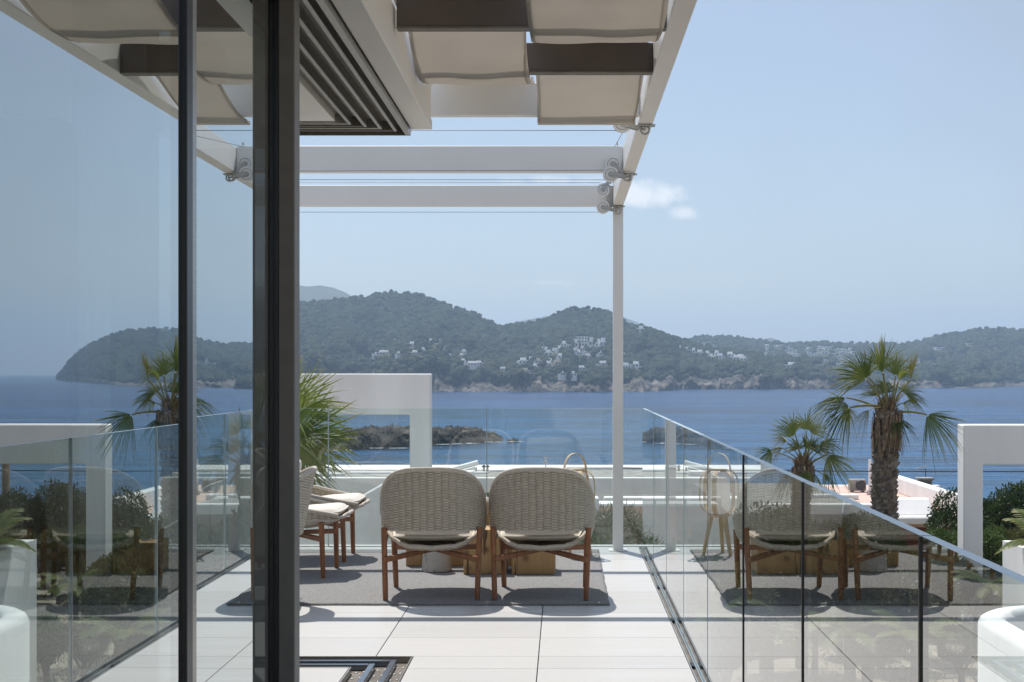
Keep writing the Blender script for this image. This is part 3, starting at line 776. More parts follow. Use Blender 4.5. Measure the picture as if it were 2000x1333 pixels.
# ---------------------------------------------------------------- tripod lantern
la = thing('lantern', 'bentwood lantern with white shade on a three-legged stool beside the white post', 'lantern', (0.085, 10.45, 0.0125), R(20))
for k in range(3):
    a = R(90 + 120*k); c, s = math.cos(a), math.sin(a)
    MB().beam((0.115*c, 0.115*s, 0), (0.055*c, 0.055*s, 0.285), 0.022, 0.022, w1=0.03, h1=0.03, up=(s, -c, 0)).build('leg', M['bamboo'], la, bevel=0.003)
MB().lathe([(0.0, 0.272), (0.075, 0.272), (0.078, 0.276), (0.078, 0.290), (0.0, 0.291)], n=32).build('stool_top', M['bamboo'], la, smooth='auto')
MB().lathe([(0.070, 0.294), (0.080, 0.302), (0.081, 0.44), (0.080, 0.575), (0.070, 0.586)], n=36).build('lamp_shade', M['opal'], la, smooth='auto')
def hoop(rad, z0, z1, top_open, ang, w, name):
    pts = []
    if top_open:        # tall carrying handle passing over the top
        for k in range(31):
            t = k/30; a = math.pi*t
            x = -rad*math.cos(a); z = z0 + (z1-z0)*math.sin(a)**0.45 if 0 < t < 1 else z0
            pts.append((x, z))
    else:
        for k in range(41):
            a = math.pi*2*k/40 + math.pi/2; c, s = math.cos(a), math.sin(a); n = 3.4
            pts.append((rad*math.copysign(abs(c)**(2/n), c), (z0+z1)/2 + (z1-z0)/2*math.copysign(abs(s)**(2/n), s)))
    mb = MB(); vs = []; fs = []; ca, sa = math.cos(ang), math.sin(ang)
    for i, (x, z) in enumerate(pts):
        p, q = pts[max(0, i-1)], pts[min(len(pts)-1, i+1)]; d = Vector((q[0]-p[0], q[1]-p[1])); d = d.normalized() if d.length > 0 else Vector((1, 0)); nn = Vector((d.y, -d.x))
        for (dw, dn) in ((-w/2, 0.002), (w/2, 0.002), (w/2, -0.002), (-w/2, -0.002)):
            X = x+nn.x*dn; Z = z+nn.y*dn; vs.append((X*ca-dw*sa, X*sa+dw*ca, Z))
    for i in range(len(pts)-1):
        for k in range(4): l = (k+1) % 4; fs.append((i*4+k, i*4+l, i*4+4+l, i*4+4+k))
    mb.add(vs, fs); return mb.build(name, M['bamboo'], la, smooth='auto')
for k in range(3): hoop(0.142, 0.292, 0.605 + 0.003*k, False, R(60*k + 30), 0.034, 'hoop')
hoop(0.088, 0.45, 0.725, True, R(0), 0.034, 'handle')
MB().lathe([(0.0, 0.606), (0.06, 0.606), (0.06, 0.613), (0.0, 0.614)], n=24).build('shade_cap', M['bamboo'], la)

# ================================================================ SEA, COAST, GARDEN GROUND
def sea_mat():
    m, N, L = new_mat('sea_water'); out = N.new('ShaderNodeOutputMaterial'); b = N.new('ShaderNodeBsdfPrincipled')
    b.inputs['Roughness'].default_value = 0.22; b.inputs['IOR'].default_value = 1.33; b.inputs['Specular IOR Level'].default_value = 0.14
    pos = coords(N, L, 'pos', (1, 1, 1))
    # shallow water near the rocks is greener, deep water bluer (broad patches of depth)
    n0 = N.new('ShaderNodeTexNoise'); n0.inputs['Scale'].default_value = 0.004; n0.inputs['Detail'].default_value = 5; L.new(coords(N, L, 'pos', (1, 0.45, 1)), n0.inputs['Vector'])
    sp = N.new('ShaderNodeSeparateXYZ'); L.new(pos, sp.inputs[0])
    mr = N.new('ShaderNodeMapRange'); mr.inputs['From Min'].default_value = 150; mr.inputs['From Max'].default_value = 800; L.new(sp.outputs[1], mr.inputs['Value'])
    f = nmath(N, L, 'ADD', mr.outputs[0], nmath(N, L, 'MULTIPLY', nmath(N, L, 'SUBTRACT', n0.outputs['Fac'], 0.5), 0.9), clamp=True)
    mx = N.new('ShaderNodeMixRGB'); mx.inputs['Color1'].default_value = (0.010, 0.068, 0.160, 1); mx.inputs['Color2'].default_value = (0.004, 0.036, 0.118, 1)
    L.new(f, mx.inputs['Fac'])
    wk = None  # wind streaks and light-and-dark of wave slopes put into the water colour
    for (sc, st, wt) in ((0.22, (0.35, 1, 1), 0.5), (0.05, (0.25, 1, 1), 0.5), (0.010, (0.3, 1, 1), 0.4)):
        nz = N.new('ShaderNodeTexNoise'); nz.inputs['Scale'].default_value = sc; nz.inputs['Detail'].default_value = 6; nz.inputs['Roughness'].default_value = 0.65
        L.new(coords(N, L, 'pos', st), nz.inputs['Vector']); k = nmath(N, L, 'MULTIPLY', nmath(N, L, 'SUBTRACT', nz.outputs['Fac'], 0.5), wt*6.5); wk = k if wk is None else nmath(N, L, 'ADD', wk, k)
    hs = N.new('ShaderNodeHueSaturation'); L.new(nmath(N, L, 'ADD', wk, 1.0), hs.inputs['Value']); L.new(mx.outputs[0], hs.inputs['Color']); L.new(hs.outputs[0], b.inputs['Base Color'])
    h = None
    for (sc, st, w) in ((0.35, (0.6, 1, 1), 1.0), (0.09, (0.5, 1, 1), 2.2), (0.02, (0.5, 1, 1), 4.0)):
        nz = N.new('ShaderNodeTexNoise'); nz.inputs['Scale'].default_value = sc; nz.inputs['Detail'].default_value = 5; nz.inputs['Roughness'].default_value = 0.6
        L.new(coords(N, L, 'pos', st), nz.inputs['Vector']); k = nmath(N, L, 'MULTIPLY', nz.outputs['Fac'], w)
        h = k if h is None else nmath(N, L, 'ADD', h, k)
    bp = N.new('ShaderNodeBump'); bp.inputs['Strength'].default_value = 1.0; bp.inputs['Distance'].default_value = 1.1
    L.new(h, bp.inputs['Height']); L.new(bp.outputs[0], b.inputs['Normal'])
    L.new(b.outputs[0], out.inputs['Surface']); return m
M['sea'] = sea_mat()
xs = np.linspace(-6800, 6800, 41); ys = np.concatenate([np.linspace(-60, 400, 12), np.linspace(600, 6850, 22)])
V = np.array([(x, y, SEA) for y in ys for x in xs]); n = len(xs)
Fc = np.array([(j*n+i, j*n+i+1, (j+1)*n+i+1, (j+1)*n+i) for j in range(len(ys)-1) for i in range(n-1)])
tag(link('sea', np_mesh('sea', V, Fc, M['sea'])), kind='structure')

def fbm(x, y, z=0.0, o=4): return noise.fractal((x, y, z), 1.0, 2.0, o)
def ground_z(x, y):
    z = -3.25
    if y > 29: z -= (min(y, 150)-29)*0.085
    if y > 150: z -= (y-150)*0.4
    if x < -2 and y > 16: z -= 0.3
    z += 0.12*fbm(x*0.12, y*0.12, 1.0, 3)
    return max(z, -15.5)
xs = np.linspace(-130, 130, 105); ys = np.concatenate([np.linspace(-50, 10, 8), np.linspace(12, 60, 60), np.linspace(63, 165, 34)])
V = np.array([(x, y, ground_z(x, y)) for y in ys for x in xs]); n = len(xs)
Fc = np.array([(j*n+i, j*n+i+1, (j+1)*n+i+1, (j+1)*n+i) for j in range(len(ys)-1) for i in range(n-1)])
ground = link('ground', np_mesh('ground', V, Fc, M['soil'], smooth=True)); tag(ground, kind='structure')

# ---------------------------------------------------------------- land across the bay
def rock_mat(name, soil, soil2, rocks):
    m, N, L = new_mat(name); out = N.new('ShaderNodeOutputMaterial'); b = N.new('ShaderNodeBsdfPrincipled'); b.inputs['Roughness'].default_value = 0.95
    b.inputs['Specular IOR Level'].default_value = 0.1
    at = N.new('ShaderNodeAttribute'); at.attribute_name = 'rock'
    n1 = N.new('ShaderNodeTexNoise'); n1.inputs['Scale'].default_value = rocks[3]; n1.inputs['Detail'].default_value = 9; n1.inputs['Roughness'].default_value = 0.65
    L.new(coords(N, L, 'pos', (1, 1, 2.2)), n1.inputs['Vector'])
    rp = N.new('ShaderNodeValToRGB'); e = rp.color_ramp.elements
    e[0].position = 0.42; e[0].color = (*rocks[0], 1); e[1].position = 0.72; e[1].color = (*rocks[2], 1); k = e.new(0.55); k.color = (*rocks[1], 1)
    L.new(n1.outputs['Fac'], rp.inputs['Fac'])
    n2 = N.new('ShaderNodeTexNoise'); n2.inputs['Scale'].default_value = rocks[3]*0.5; n2.inputs['Detail'].default_value = 6; L.new(coords(N, L, 'pos'), n2.inputs['Vector'])
    ms = N.new('ShaderNodeMixRGB'); ms.inputs['Color1'].default_value = (*soil, 1); ms.inputs['Color2'].default_value = (*soil2, 1); L.new(n2.outputs['Fac'], ms.inputs['Fac'])
    mx = N.new('ShaderNodeMixRGB'); L.new(at.outputs['Fac'], mx.inputs['Fac']); L.new(ms.outputs[0], mx.inputs['Color1']); L.new(rp.outputs[0], mx.inputs['Color2'])
    L.new(mx.outputs[0], b.inputs['Base Color'])
    bp = N.new('ShaderNodeBump'); bp.inputs['Strength'].default_value = 0.8; bp.inputs['Distance'].default_value = rocks[4]; L.new(n1.outputs['Fac'], bp.inputs['Height']); L.new(bp.outputs[0], b.inputs['Normal'])
    L.new(b.outputs[0], out.inputs['Surface']); return m
M['hill'] = rock_mat('hillside', (0.045, 0.055, 0.028), (0.085, 0.085, 0.045), ((0.05, 0.048, 0.045), (0.165, 0.148, 0.128), (0.38, 0.335, 0.285), 0.06, 9.0))
M['islet'] = rock_mat('islet_rock', (0.05, 0.05, 0.03), (0.09, 0.08, 0.05), ((0.035, 0.032, 0.03), (0.07, 0.063, 0.057), (0.24, 0.20, 0.165), 0.22, 1.5))
M['farhill'] = mat('far_hill', (0.05, 0.06, 0.035), 1.0, c2=(0.075, 0.08, 0.05), vscale=0.01)
M['pine'] = mat('pine_canopy', (0.026, 0.038, 0.022), 1.0, spec=0.05, c2=(0.082, 0.092, 0.050), vscale=0.06, vdet=8, vlo=0.3, vhi=0.72, bump=0.6, bscale=0.6, bdist=1.0)

class Land:
    def __init__(s, ridge, shore, depth, seed, cliff=31, nv=70, du=3.0, spur=0.35):
        s.ru, s.ry = zip(*ridge); s.su, s.sy = zip(*shore); s.du_, s.dd = zip(*depth)
        s.seed, s.cliff, s.nv, s.du, s.spur = seed, cliff, nv, du, spur
        s.u0, s.u1 = ridge[0][0], ridge[-1][0]
    def at(s, u, t):
        """t 0 at the water, 1 at the ridge -> world point"""
        ys = float(np.interp(u, s.su, s.sy)); yr = float(np.interp(u, s.ru, s.ry)); dp = float(np.interp(u, s.du_, s.dd))
        rs = (H-SEA)*F/(ys-CY)
        yr += 1.6*fbm(u*0.03, s.seed, 0, 3)
        c = s.cliff*(0.72+0.75*fbm(u*0.022, 3.3+s.seed, 0, 6)); c = max(4.0, min(c, (ys-yr)*0.45))
        tc = 0.10
        if t < tc: y = ys - c*(t/tc)**0.8
        else: y = ys - c - (ys-c-yr)*((t-tc)/(1-tc))**(0.9+0.25*fbm(u*0.01, 9+s.seed, 0, 2))
        k = min(1.0, t*6)*(1-t)**0.6
        r = rs + dp*t + dp*s.spur*k*fbm(u*0.012, t*2.6, s.seed, 4)
        if t < 0.16: r += (34*fbm(u*0.045, t*3.5, s.seed+2, 6) + 16*abs(fbm(u*0.16, t*16, s.seed+7, 4)) - 8)*min(1, (0.16-t)*14)
        if t <= 0: y = ys + 4
        return Vector(((u-CX)*r/F, r, H+(CY-y)*r/F)), y
    def build(s, name, m):
        us = np.arange(s.u0, s.u1+s.du, s.du); ts = np.concatenate([np.linspace(0, 0.12, 16), np.linspace(0.14, 1, s.nv)])
        V, A = [], []
        for u in us:
            for t in ts:
                p, y = s.at(u, t); V.append(p)
                A.append(max(0.0, min(1.0, (0.135 - t + 0.07*fbm(u*0.03, t*20, 4+s.seed, 4))*22)))
            q = V[-1]; V.append(Vector((q.x*1.25, q.y*1.25, SEA-0.5))); A.append(0)     # back of the ridge
        n = len(ts)+1
        Fc = [(i*n+j, (i+1)*n+j, (i+1)*n+j+1, i*n+j+1) for i in range(len(us)-1) for j in range(n-1)]
        o = link(name, np_mesh(name, V, Fc, m, smooth=True, attr={'rock': A})); return tag(o, kind='structure')
    def find(s, u, y):
        lo, hi = 0.02, 1.0
        for _ in range(24):
            mid = (lo+hi)/2
            if s.at(u, mid)[1] > y: lo = mid
            else: hi = mid
        return s.at(u, lo)[0]
A = Land([(-300, 650), (0, 620), (300, 600), (480, 592), (575, 591), (640, 590), (695, 582), (725, 579), (760, 571), (820, 575), (850, 588), (880, 600), (920, 611), (965, 632), (990, 637), (1040, 632), (1080, 617), (1110, 606), (1145, 602), (1180, 607), (1200, 616), (1225, 630), (1260, 643), (1300, 655), (1340, 667), (1400, 681), (1450, 689), (1520, 699), (1590, 705), (1650, 716), (1700, 734), (1740, 752)],
         [(-300, 769), (575, 767), (845, 766), (1200, 766), (1290, 765), (1330, 760.5), (1620, 760), (1740, 760)],
         [(-300, 700), (575, 640), (760, 720), (990, 560), (1145, 620), (1300, 420), (1450, 300), (1620, 200), (1740, 60)], 1.7)
A.build('main_hill', M['hill'])
B = Land([(1280, 700), (1345, 665), (1380, 657), (1430, 660), (1490, 668), (1540, 673), (1600, 671), (1680, 673), (1750, 674), (1790, 671), (1820, 662), (1850, 655), (1900, 648), (1950, 643), (2000, 647), (2050, 662), (2090, 682), (2115, 705), (2132, 728), (2142, 740)],
         [(1280, 757), (1900, 758), (1945, 757), (1960, 755), (2020, 753), (2080, 748), (2142, 743.5)],
         [(1280, 900), (1500, 1000), (1700, 900), (1950, 800), (2080, 300), (2142, 60)], 5.1, cliff=17)
B.build('headland_hill', M['hill'])
def far_ridge(name, prof, r, seed):
    us = np.arange(prof[0][0], prof[-1][0]+3, 4.0); V = []; pu, pyy = zip(*prof)
    for u in us:
        y = float(np.interp(u, pu, pyy)) + 1.0*fbm(u*0.05, seed, 0, 4)
        for (k, f) in ((0.8, 1.0), (0.9, 0.42), (1.0, 0.0), (1.15, 1.0)):
            rr = r*k; yy = y + (CY+8-y)*f + (4*fbm(u*0.02, f*3, seed, 3) if 0 < f < 1 else 0)
            z = H+(CY-yy)*rr/F if f < 1 else SEA-1
            V.append(((u-CX)*rr/F, rr, z))
    Fc = [(i*4+j, (i+1)*4+j, (i+1)*4+j+1, i*4+j+1) for i in range(len(us)-1) for j in range(3)]
    tag(link(name, np_mesh(name, V, Fc, M['farhill'], smooth=True)), kind='structure')
far_ridge('distant_hill', [(100, 620), (350, 575), (480, 560), (575, 556), (600, 560), (625, 558), (650, 562), (672, 570), (690, 581), (720, 597), (780, 625)], 3300, 1)
far_ridge('distant_hill', [(930, 655), (985, 634), (1045, 622), (1100, 612), (1150, 606), (1200, 613), (1260, 636), (1300, 660)], 4200, 2)
far_ridge('distant_hill', [(1450, 690), (1480, 669), (1492, 662), (1506, 660), (1520, 665), (1545, 673), (1580, 690)], 3900, 3)

# pine woods on the hills: uncountable at this distance, one mass per hill
def ico():
    t = (1+5**0.5)/2
    v = np.array([(-1,t,0),(1,t,0),(-1,-t,0),(1,-t,0),(0,-1,t),(0,1,t),(0,-1,-t),(0,1,-t),(t,0,-1),(t,0,1),(-t,0,-1),(-t,0,1)], float)
    v /= np.linalg.norm(v[0])
    f = np.array([(0,11,5),(0,5,1),(0,1,7),(0,7,10),(0,10,11),(1,5,9),(5,11,4),(11,10,2),(10,7,6),(7,1,8),(3,9,4),(3,4,2),(3,2,6),(3,6,8),(3,8,9),(4,9,5),(2,4,11),(6,2,10),(8,6,7),(9,8,1)])
    return v, f
IV, IF = ico()
def woods(name, label, land, u0, u1, n, size, seed, clear):
    rng = np.random.default_rng(seed); Vs, Fs = [], []; b = 0
    for k in range(n):
        u = rng.uniform(u0, u1); t = 1 - (1-0.092)*rng.random()**0.85
        if noise.noise((u*0.05, t*14, seed)) > 0.34 and t < 0.5: continue
        p, y = land.at(u, t)
        if any(abs(u-c[0]) < c[2] and -c[3]*0.3 < (y-c[1]) < c[3]*0.5+9 for c in clear): continue
        s = size*rng.uniform(0.55, 1.25)*(p.y/1300)**0.5
        v = IV*(1+rng.uniform(-0.28, 0.28, (12, 1)))*np.array((s, s, s*rng.uniform(0.75, 1.1)))
        Vs.append(v + np.array((p.x, p.y, p.z+s*0.42))); Fs.append(IF+b); b += 12
    o = link(name, np_mesh(name, np.concatenate(Vs), np.concatenate(Fs), M['pine'])); return tag(o, label, 'woodland', kind='stuff')

# ---------------------------------------------------------------- white houses across the bay
M['villa'] = mat('far_white_villa', (0.88, 0.87, 0.85), 0.8)
M['villa2'] = mat('far_cream_villa', (0.66, 0.57, 0.47), 0.8)
M['villaw'] = mat('far_villa_window', (0.10, 0.11, 0.13), 0.4)
clear = []
def far_house(land, u, y, w, h, label, group, rng, storeys=1, cream=False, cat='house', steps=True):
    """w, h in photo pixels; stands on the hillside where the photo shows it"""
    p = land.find(u, y); s = 1.16*p.y/F; W, Hh, D = w*s, h*s, max(5.0, w*s*0.7)
    clear.append((u, y-h*0.5, w*0.60, h*1.0))
    t = thing('hillside_house', label, cat, (p.x, p.y-D*0.5, p.z-Hh*0.25), rng.uniform(-0.25, 0.25), group)
    m = M['villa2'] if cream else M['villa']
    mb = MB().box(-W/2, W/2, -D/2, D/2, -4.0, Hh)
    if steps and w > 7:
        k = rng.uniform(-0.2, 0.2)*W
        mb.box(k-W*0.28, k+W*0.28, -D*0.1, D*0.49, Hh+0.001, Hh*1.75)
        mb.box(-W*0.72, -W*0.501, -D*0.3, D*0.4, -4.0, Hh*0.55)
    mb.build('wall', m, t)
    n = max(2, int(w/4.5))
    for st_ in range(storeys):
        for i in range(n):
            x = -W/2 + W*(i+0.5)/n; z0 = Hh*(st_+0.22)/storeys; z1 = Hh*(st_+0.72)/storeys; ww = W/n*0.30
            MB().box(x-ww, x+ww, -D/2-0.08, -D/2+0.1, z0, z1).build('window', M['villaw'], t)
    return t
rng = random.Random(4)
ORD = ['first', 'second', 'third', 'fourth', 'fifth', 'sixth', 'seventh', 'eighth', 'ninth', 'tenth', 'eleventh', 'twelfth', 'thirteenth', 'fourteenth', 'fifteenth', 'sixteenth', 'seventeenth', 'eighteenth', 'nineteenth']
def rank(lst):
    o = sorted(range(len(lst)), key=lambda i: lst[i][0]); return [(*lst[i], o.index(i)) for i in range(len(lst))]
far_house(A, 1136, 672, 21, 16, 'tall white block with rows of openings, highest building on the far hillside', None, rng, 3, steps=False, cat='building')
far_house(A, 1124, 676, 9, 8, 'white stepped wing at the left foot of the tall hillside block', None, rng, 1)
for (u, y, w, n_) in rank(((1157, 673, 11), (1168, 676, 9), (1177, 674, 11))):
    far_house(A, u, y, w, 8, f'{ORD[n_]} from the left, white villa right of the tall hillside block', 'villas right of the tall hillside block', rng)
for (u, y, w, n_) in rank(((1066, 687, 9), (1072, 693, 13), (1083, 689, 9), (1064, 682, 8), (1092, 685, 8))):
    far_house(A, u, y, w, 5.5, f'{ORD[n_]} from the left, white villa stepped left below the tall hillside block', 'villas left below the tall hillside block', rng)
for (u, y, w, n_) in rank(((1102, 675, 9), (1110, 678, 7), (1122, 688, 9), (1130, 692, 22), (1148, 690, 11), (1138, 684, 8), (1096, 699, 12), (1148, 699, 10), (1180, 693, 18))):
    far_house(A, u, y, w, 5.0, f'{ORD[n_]} from the left, small white villa on the slope below the tall block', 'villas below the tall hillside block', rng)
far_house(A, 1022, 709, 16, 6, 'bright white stepped villa standing alone at the lower left of the hillside village', None, rng)
far_house(A, 1036, 705, 9, 5, 'bright white boxy villa just right of the lone stepped villa', None, rng)
for i, (u, y, w, n_) in enumerate(rank(((1052, 708, 12), (1075, 708, 10), (1072, 713, 12), (1092, 711, 16), (1044, 718, 9), (1135, 722, 16), (1105, 732, 18), (1028, 727, 14), (1180, 713, 20), (1120, 733, 10)))):
    far_house(A, u, y, w, 4.6, f'{ORD[n_]} from the left, low villa among trees near the foot of the middle hill', 'low villas near the foot of the middle hill', rng, cream=i in (0, 3, 7))
for (u, y, w, n_) in rank(((918, 713, 26), (980, 724, 20), (938, 712, 14), (905, 708, 8), (906, 690, 10), (902, 697, 8))):
    far_house(A, u, y, w, 4.2, f'{ORD[n_]} from the left, long low white villa above the pale sea cliffs', 'villas above the pale sea cliffs', rng)
for (u, y, w, n_) in rank(((806, 675, 14), (805, 682, 7), (838, 669, 12), (858, 666, 6), (852, 675, 6), (830, 680, 7), (826, 686, 8), (812, 692, 20), (838, 689, 6), (750, 692, 26), (782, 694, 12), (730, 705, 7), (866, 680, 5), (892, 674, 6), (897, 682, 6), (824, 700, 6), (854, 702, 5), (876, 694, 7), (717, 697, 5))):
    far_house(A, u, y, w, 4.4, f'{ORD[n_]} from the left, small white villa in the scattered cluster on the left hillside', 'villas scattered on the left hillside', rng)
far_house(A, 1250, 647, 12, 6, 'white villa high on the ridge just right of the white post', None, rng)
for (u, y, w, n_) in rank(((1224, 719, 14), (1238, 716, 16), (1246, 721, 12), (1214, 713, 8), (1216, 694, 7))):
    far_house(A, u, y, w, 6, f'{ORD[n_]} from the left, white villa on the clifftop right of the post', 'clifftop villas right of the white post', rng)
for (u, y, w, n_) in rank(((1328, 683, 9), (1340, 687, 8), (1352, 688, 9), (1366, 692, 14), (1382, 694, 9), (1400, 693, 9), (1406, 699, 16), (1425, 696, 16), (1434, 702, 14), (1446, 701, 16), (1452, 704, 12), (1390, 700, 8))):
    far_house(A, u, y, w, 5, f'{ORD[n_]} from the left, white villa in the row along the saddle of the right slope', 'villas along the saddle of the right slope', rng)
far_house(A, 1541, 717, 20, 5.5, 'white villa standing alone above the right-hand cliffs', None, rng)
for i in range(80):
    u = rng.uniform(1495, 1668); y = rng.uniform(679, 718) if u > 1560 else rng.uniform(677, 696)
    far_house(B, u, y, rng.uniform(5, 11), rng.uniform(3.0, 5.0), 'small white house in the dense far town behind the palms', 'houses of the dense far town behind the palms', rng, steps=False)
for (u, y, w, n_) in rank(((1833, 682, 18), (1893, 674, 16), (1825, 713, 8), (1922, 712, 8), (1375, 673, 10), (1395, 677, 14), (1770, 700, 9), (1790, 704, 8), (1775, 712, 8))):
    far_house(B, u, y, w, 3.6, f'{ORD[n_]} from the left, small pale house scattered on the right-hand headland', 'pale houses scattered on the right-hand headland', rng, steps=False)
woods('pine_wood', 'dense green pine wood covering the main hill across the bay', A, 420, 1730, 24000, 2.7, 11, clear)
woods('pine_wood', 'dense green pine wood covering the right-hand headland', B, 1300, 2140, 13000, 3.1, 12, clear)

# ---------------------------------------------------------------- islet and shore rocks
M['foam'] = mat('sea_foam', (0.80, 0.82, 0.83), 0.9)
def rocks(name, prof, seed, thick, step=1.0, kind='structure', label=None, cat=None):
    """prof: (px, y_top, y_water) ; a rough rocky ridge standing in the water"""
    us = np.arange(prof[0][0], prof[-1][0]+step, step); pu, pt, pw = zip(*prof); V, At = [], []; K = 44
    for u in us:
        yt, yw = float(np.interp(u, pu, pt)), float(np.interp(u, pu, pw)); r0 = (H-SEA)*F/(yw-CY); hz = (yw-yt)*r0/F
        yt_n = 0.80+0.10*fbm(u*0.06, seed, 0, 4)
        for k in range(K+1):
            f = k/K
            prof_z = math.sin(min(1.0, f*2.4)*math.pi/2)**0.7 if f < 0.75 else max(0.0, (1-f)/0.25)**0.7
            r = r0 + thick*(f if f > 0.45 else f*0.6+0.0)
            x = (u-CX)*r/F
            nz = fbm(x*0.30, r*0.30, seed, 6); n2 = abs(fbm(x*0.8, r*0.8, seed+4, 4)); n3 = abs(fbm(x*1.9, r*1.9, seed+8, 4))
            z = SEA - 0.5 + (hz*yt_n+0.5)*prof_z*(0.88+0.10*nz)
            V.append((x + 0.5*nz, r + (2.6*nz+2.0*n2+1.6*n3)*(1-f), z + (0.45*n2 + 0.75*n3 - 0.3)*prof_z))
            At.append(1.0)
    n = K+1
    Fc = [(i*n+j, (i+1)*n+j, (i+1)*n+j+1, i*n+j+1) for i in range(len(us)-1) for j in range(K)]
    o = link(name, np_mesh(name, V, Fc, M['islet'], smooth=False, attr={'rock': At}))
    return tag(o, label, cat, kind=kind)
rocks('rocky_islet', [(590, 866, 884), (630, 850, 884), (680, 832, 881), (720, 827, 879), (780, 827, 876), (830, 828, 873), (870, 832, 870), (900, 831, 868), (930, 834, 867), (940, 842, 867), (955, 846, 866), (968, 851, 865.5), (977, 861, 865), (982, 865, 865)], 2.0, 26, kind='thing',
      label='long dark rocky islet in the water in front of the far hills', cat='rock')
rocks('sea_rock', [(992, 864, 865), (996, 858, 865), (1003, 857, 865), (1010, 860, 865), (1015, 865, 865.5)], 7.0, 4, 1.0, kind='thing', label='small lone rock off the tip of the islet', cat='rock')
rocks('shore_rock', [(560, 900, 935), (600, 898, 932), (630, 906, 929), (650, 912, 926), (662, 920, 926), (668, 925, 926)], 9.0, 12, 1.5, kind='thing', label='dark shore rocks at the waterline beyond the near fan palm', cat='rock')
rocks('shore_rock', [(664, 922, 925), (672, 918, 925), (684, 917, 925), (694, 920, 925), (698, 924, 925)], 12.0, 4, 1.0, kind='thing', label='small black rock in the surf right of the larger shore rocks', cat='rock')
def foam(prof, seed, w):
    mb = MB(); random.seed(seed)
    for (u0, u1, yw) in prof:
        r = (H-SEA)*F/(yw-CY); x0, x1 = (u0-CX)*r/F, (u1-CX)*r/F; n = max(4, int((x1-x0)/0.5)); vs, fs = [], []
        for i in range(n+1):
            x = x0+(x1-x0)*i/n; e = math.sin(math.pi*i/n)**0.5
            a = r + w*0.6*fbm(x*0.35, seed, 0, 4); hw = w*e*max(0.03, 0.45+0.9*fbm(x*0.6, seed+3, 1, 4))
            vs += [(x, a-hw, SEA+0.30), (x, a+hw, SEA+0.30)]
        for i in range(n): fs.append((2*i, 2*i+2, 2*i+3, 2*i+1))
        mb.add(vs, fs)
    return mb.build('surf_foam', M['foam'])
tag(foam([(640, 700, 882.5), (720, 800, 878.5), (848, 880, 871), (884, 938, 869), (945, 985, 866.5), (975, 1025, 866), (640, 662, 884), (870, 905, 870.5)], 3, 1.0), 'thin white surf along the foot of the islet', 'surf', kind='stuff')
tag(foam([(650, 705, 928), (670, 712, 923), (620, 660, 931)], 8, 1.4), 'white surf breaking on the shore rocks at left', 'surf', kind='stuff')

# ================================================================ NEIGHBOURS
def on(mb, t, name, m, **k):
    """mesh in world coordinates, child of t"""
    o = mb.build(name, M[m] if isinstance(m, str) else m, t, **k); o.location = -Vector(t.location); return o
# white frames of the neighbouring villa
def frame(label, x0, x1, cols, y, z1, zb, depth, zfoot, name='white_frame'):
    t = thing(name, label, 'portal frame', (x0, y, zfoot))
    (a0, a1), (b0, b1) = sorted(cols)
    poly = [(x0, zfoot), (x0, z1), (x1, z1), (x1, zfoot), (b0, zfoot), (b0, zb), (a1, zb), (a1, zfoot)]
    on(MB().prism(poly, 'y', y, y+depth), t, 'frame', 'neighbour', bevel=0.02)
    on(MB().box(a0-0.05, a1+0.05, y-0.05, y+depth+0.05, zfoot-0.4, zfoot+0.12), t, 'footing', 'neighbour'); on(MB().box(b0-0.05, b1+0.05, y-0.05, y+depth+0.05, zfoot-0.4, zfoot+0.12), t, 'footing', 'neighbour')
    return t
YF = 26.5; k = YF/F
frame('tall white rendered portal frame at the right edge, beside the big palm', 782*k, 1500*k, [(782*k, 820*k), (1462*k, 1500*k)], YF, P(0, 830, YF).z, P(0, 908, YF).z, 0.42, -3.6)
YG = 26.0; k = YG/F
frame('white rendered portal frame behind the near fan palm at left', -1000*k, -260*k, [(-300*k, -260*k), (-1000*k, -960*k)], YG, P(0, 730, YG).z, P(0, 810, YG).z, 0.42, -3.9)

# gravel-roofed house in the middle
zr = -2.0; Yn = (H-zr)*F/208; Yf = (H-zr)*F/189
hc = thing('flat_roofed_house', 'white house with flat grey gravel roof, below the terrace in the middle', 'house', (-2, Yn, -8))
xl, xr = (430-CX)*Yn/F, (1420-CX)*Yn/F
on(MB().box(xl, xr, Yn+0.02, Yf+4, -9, zr-0.12), hc, 'wall', 'neighbour')
on(MB().box(xl+0.2, xr-0.2, Yn+0.35, Yf-0.1, zr-0.12, zr-0.02), hc, 'gravel_roof', 'gravel')
on(MB().box(xl, xr, Yn, Yn+0.3, zr-0.45, zr+0.02), hc, 'parapet', 'neighbour', bevel=0.02)
on(MB().box(P(1105, 0, Yf).x, xr, Yf-0.05, Yf+0.25, zr-0.2, zr+0.06), hc, 'parapet', 'neighbour', bevel=0.02)
on(MB().box(P(960, 0, Yf).x, P(1105, 0, Yf).x-0.01, Yf-1.2, Yf-0.95, zr-0.2, zr+0.05), hc, 'parapet', 'neighbour', bevel=0.02)
on(MB().box(P(700, 0, Yf).x, P(960, 0, Yf).x-0.01, Yf-2.2, Yf-1.95, zr-0.2, zr+0.04), hc, 'parapet', 'neighbour', bevel=0.02)
on(MB().box(xl, P(700, 0, Yf).x-0.01, Yf-3.2, Yf-2.95, zr-0.2, zr+0.07), hc, 'parapet', 'neighbour', bevel=0.02)
ym = Yf-1.6
dt = thing('roof_duct', 'white slanting pipes on low stands on the gravel roof', 'pipes', P(910, 915, ym))
on(MB().cyl(P(878, 919, ym), P(934, 904, ym), 0.09, n=10), dt, 'pipe', 'paint', smooth='auto')
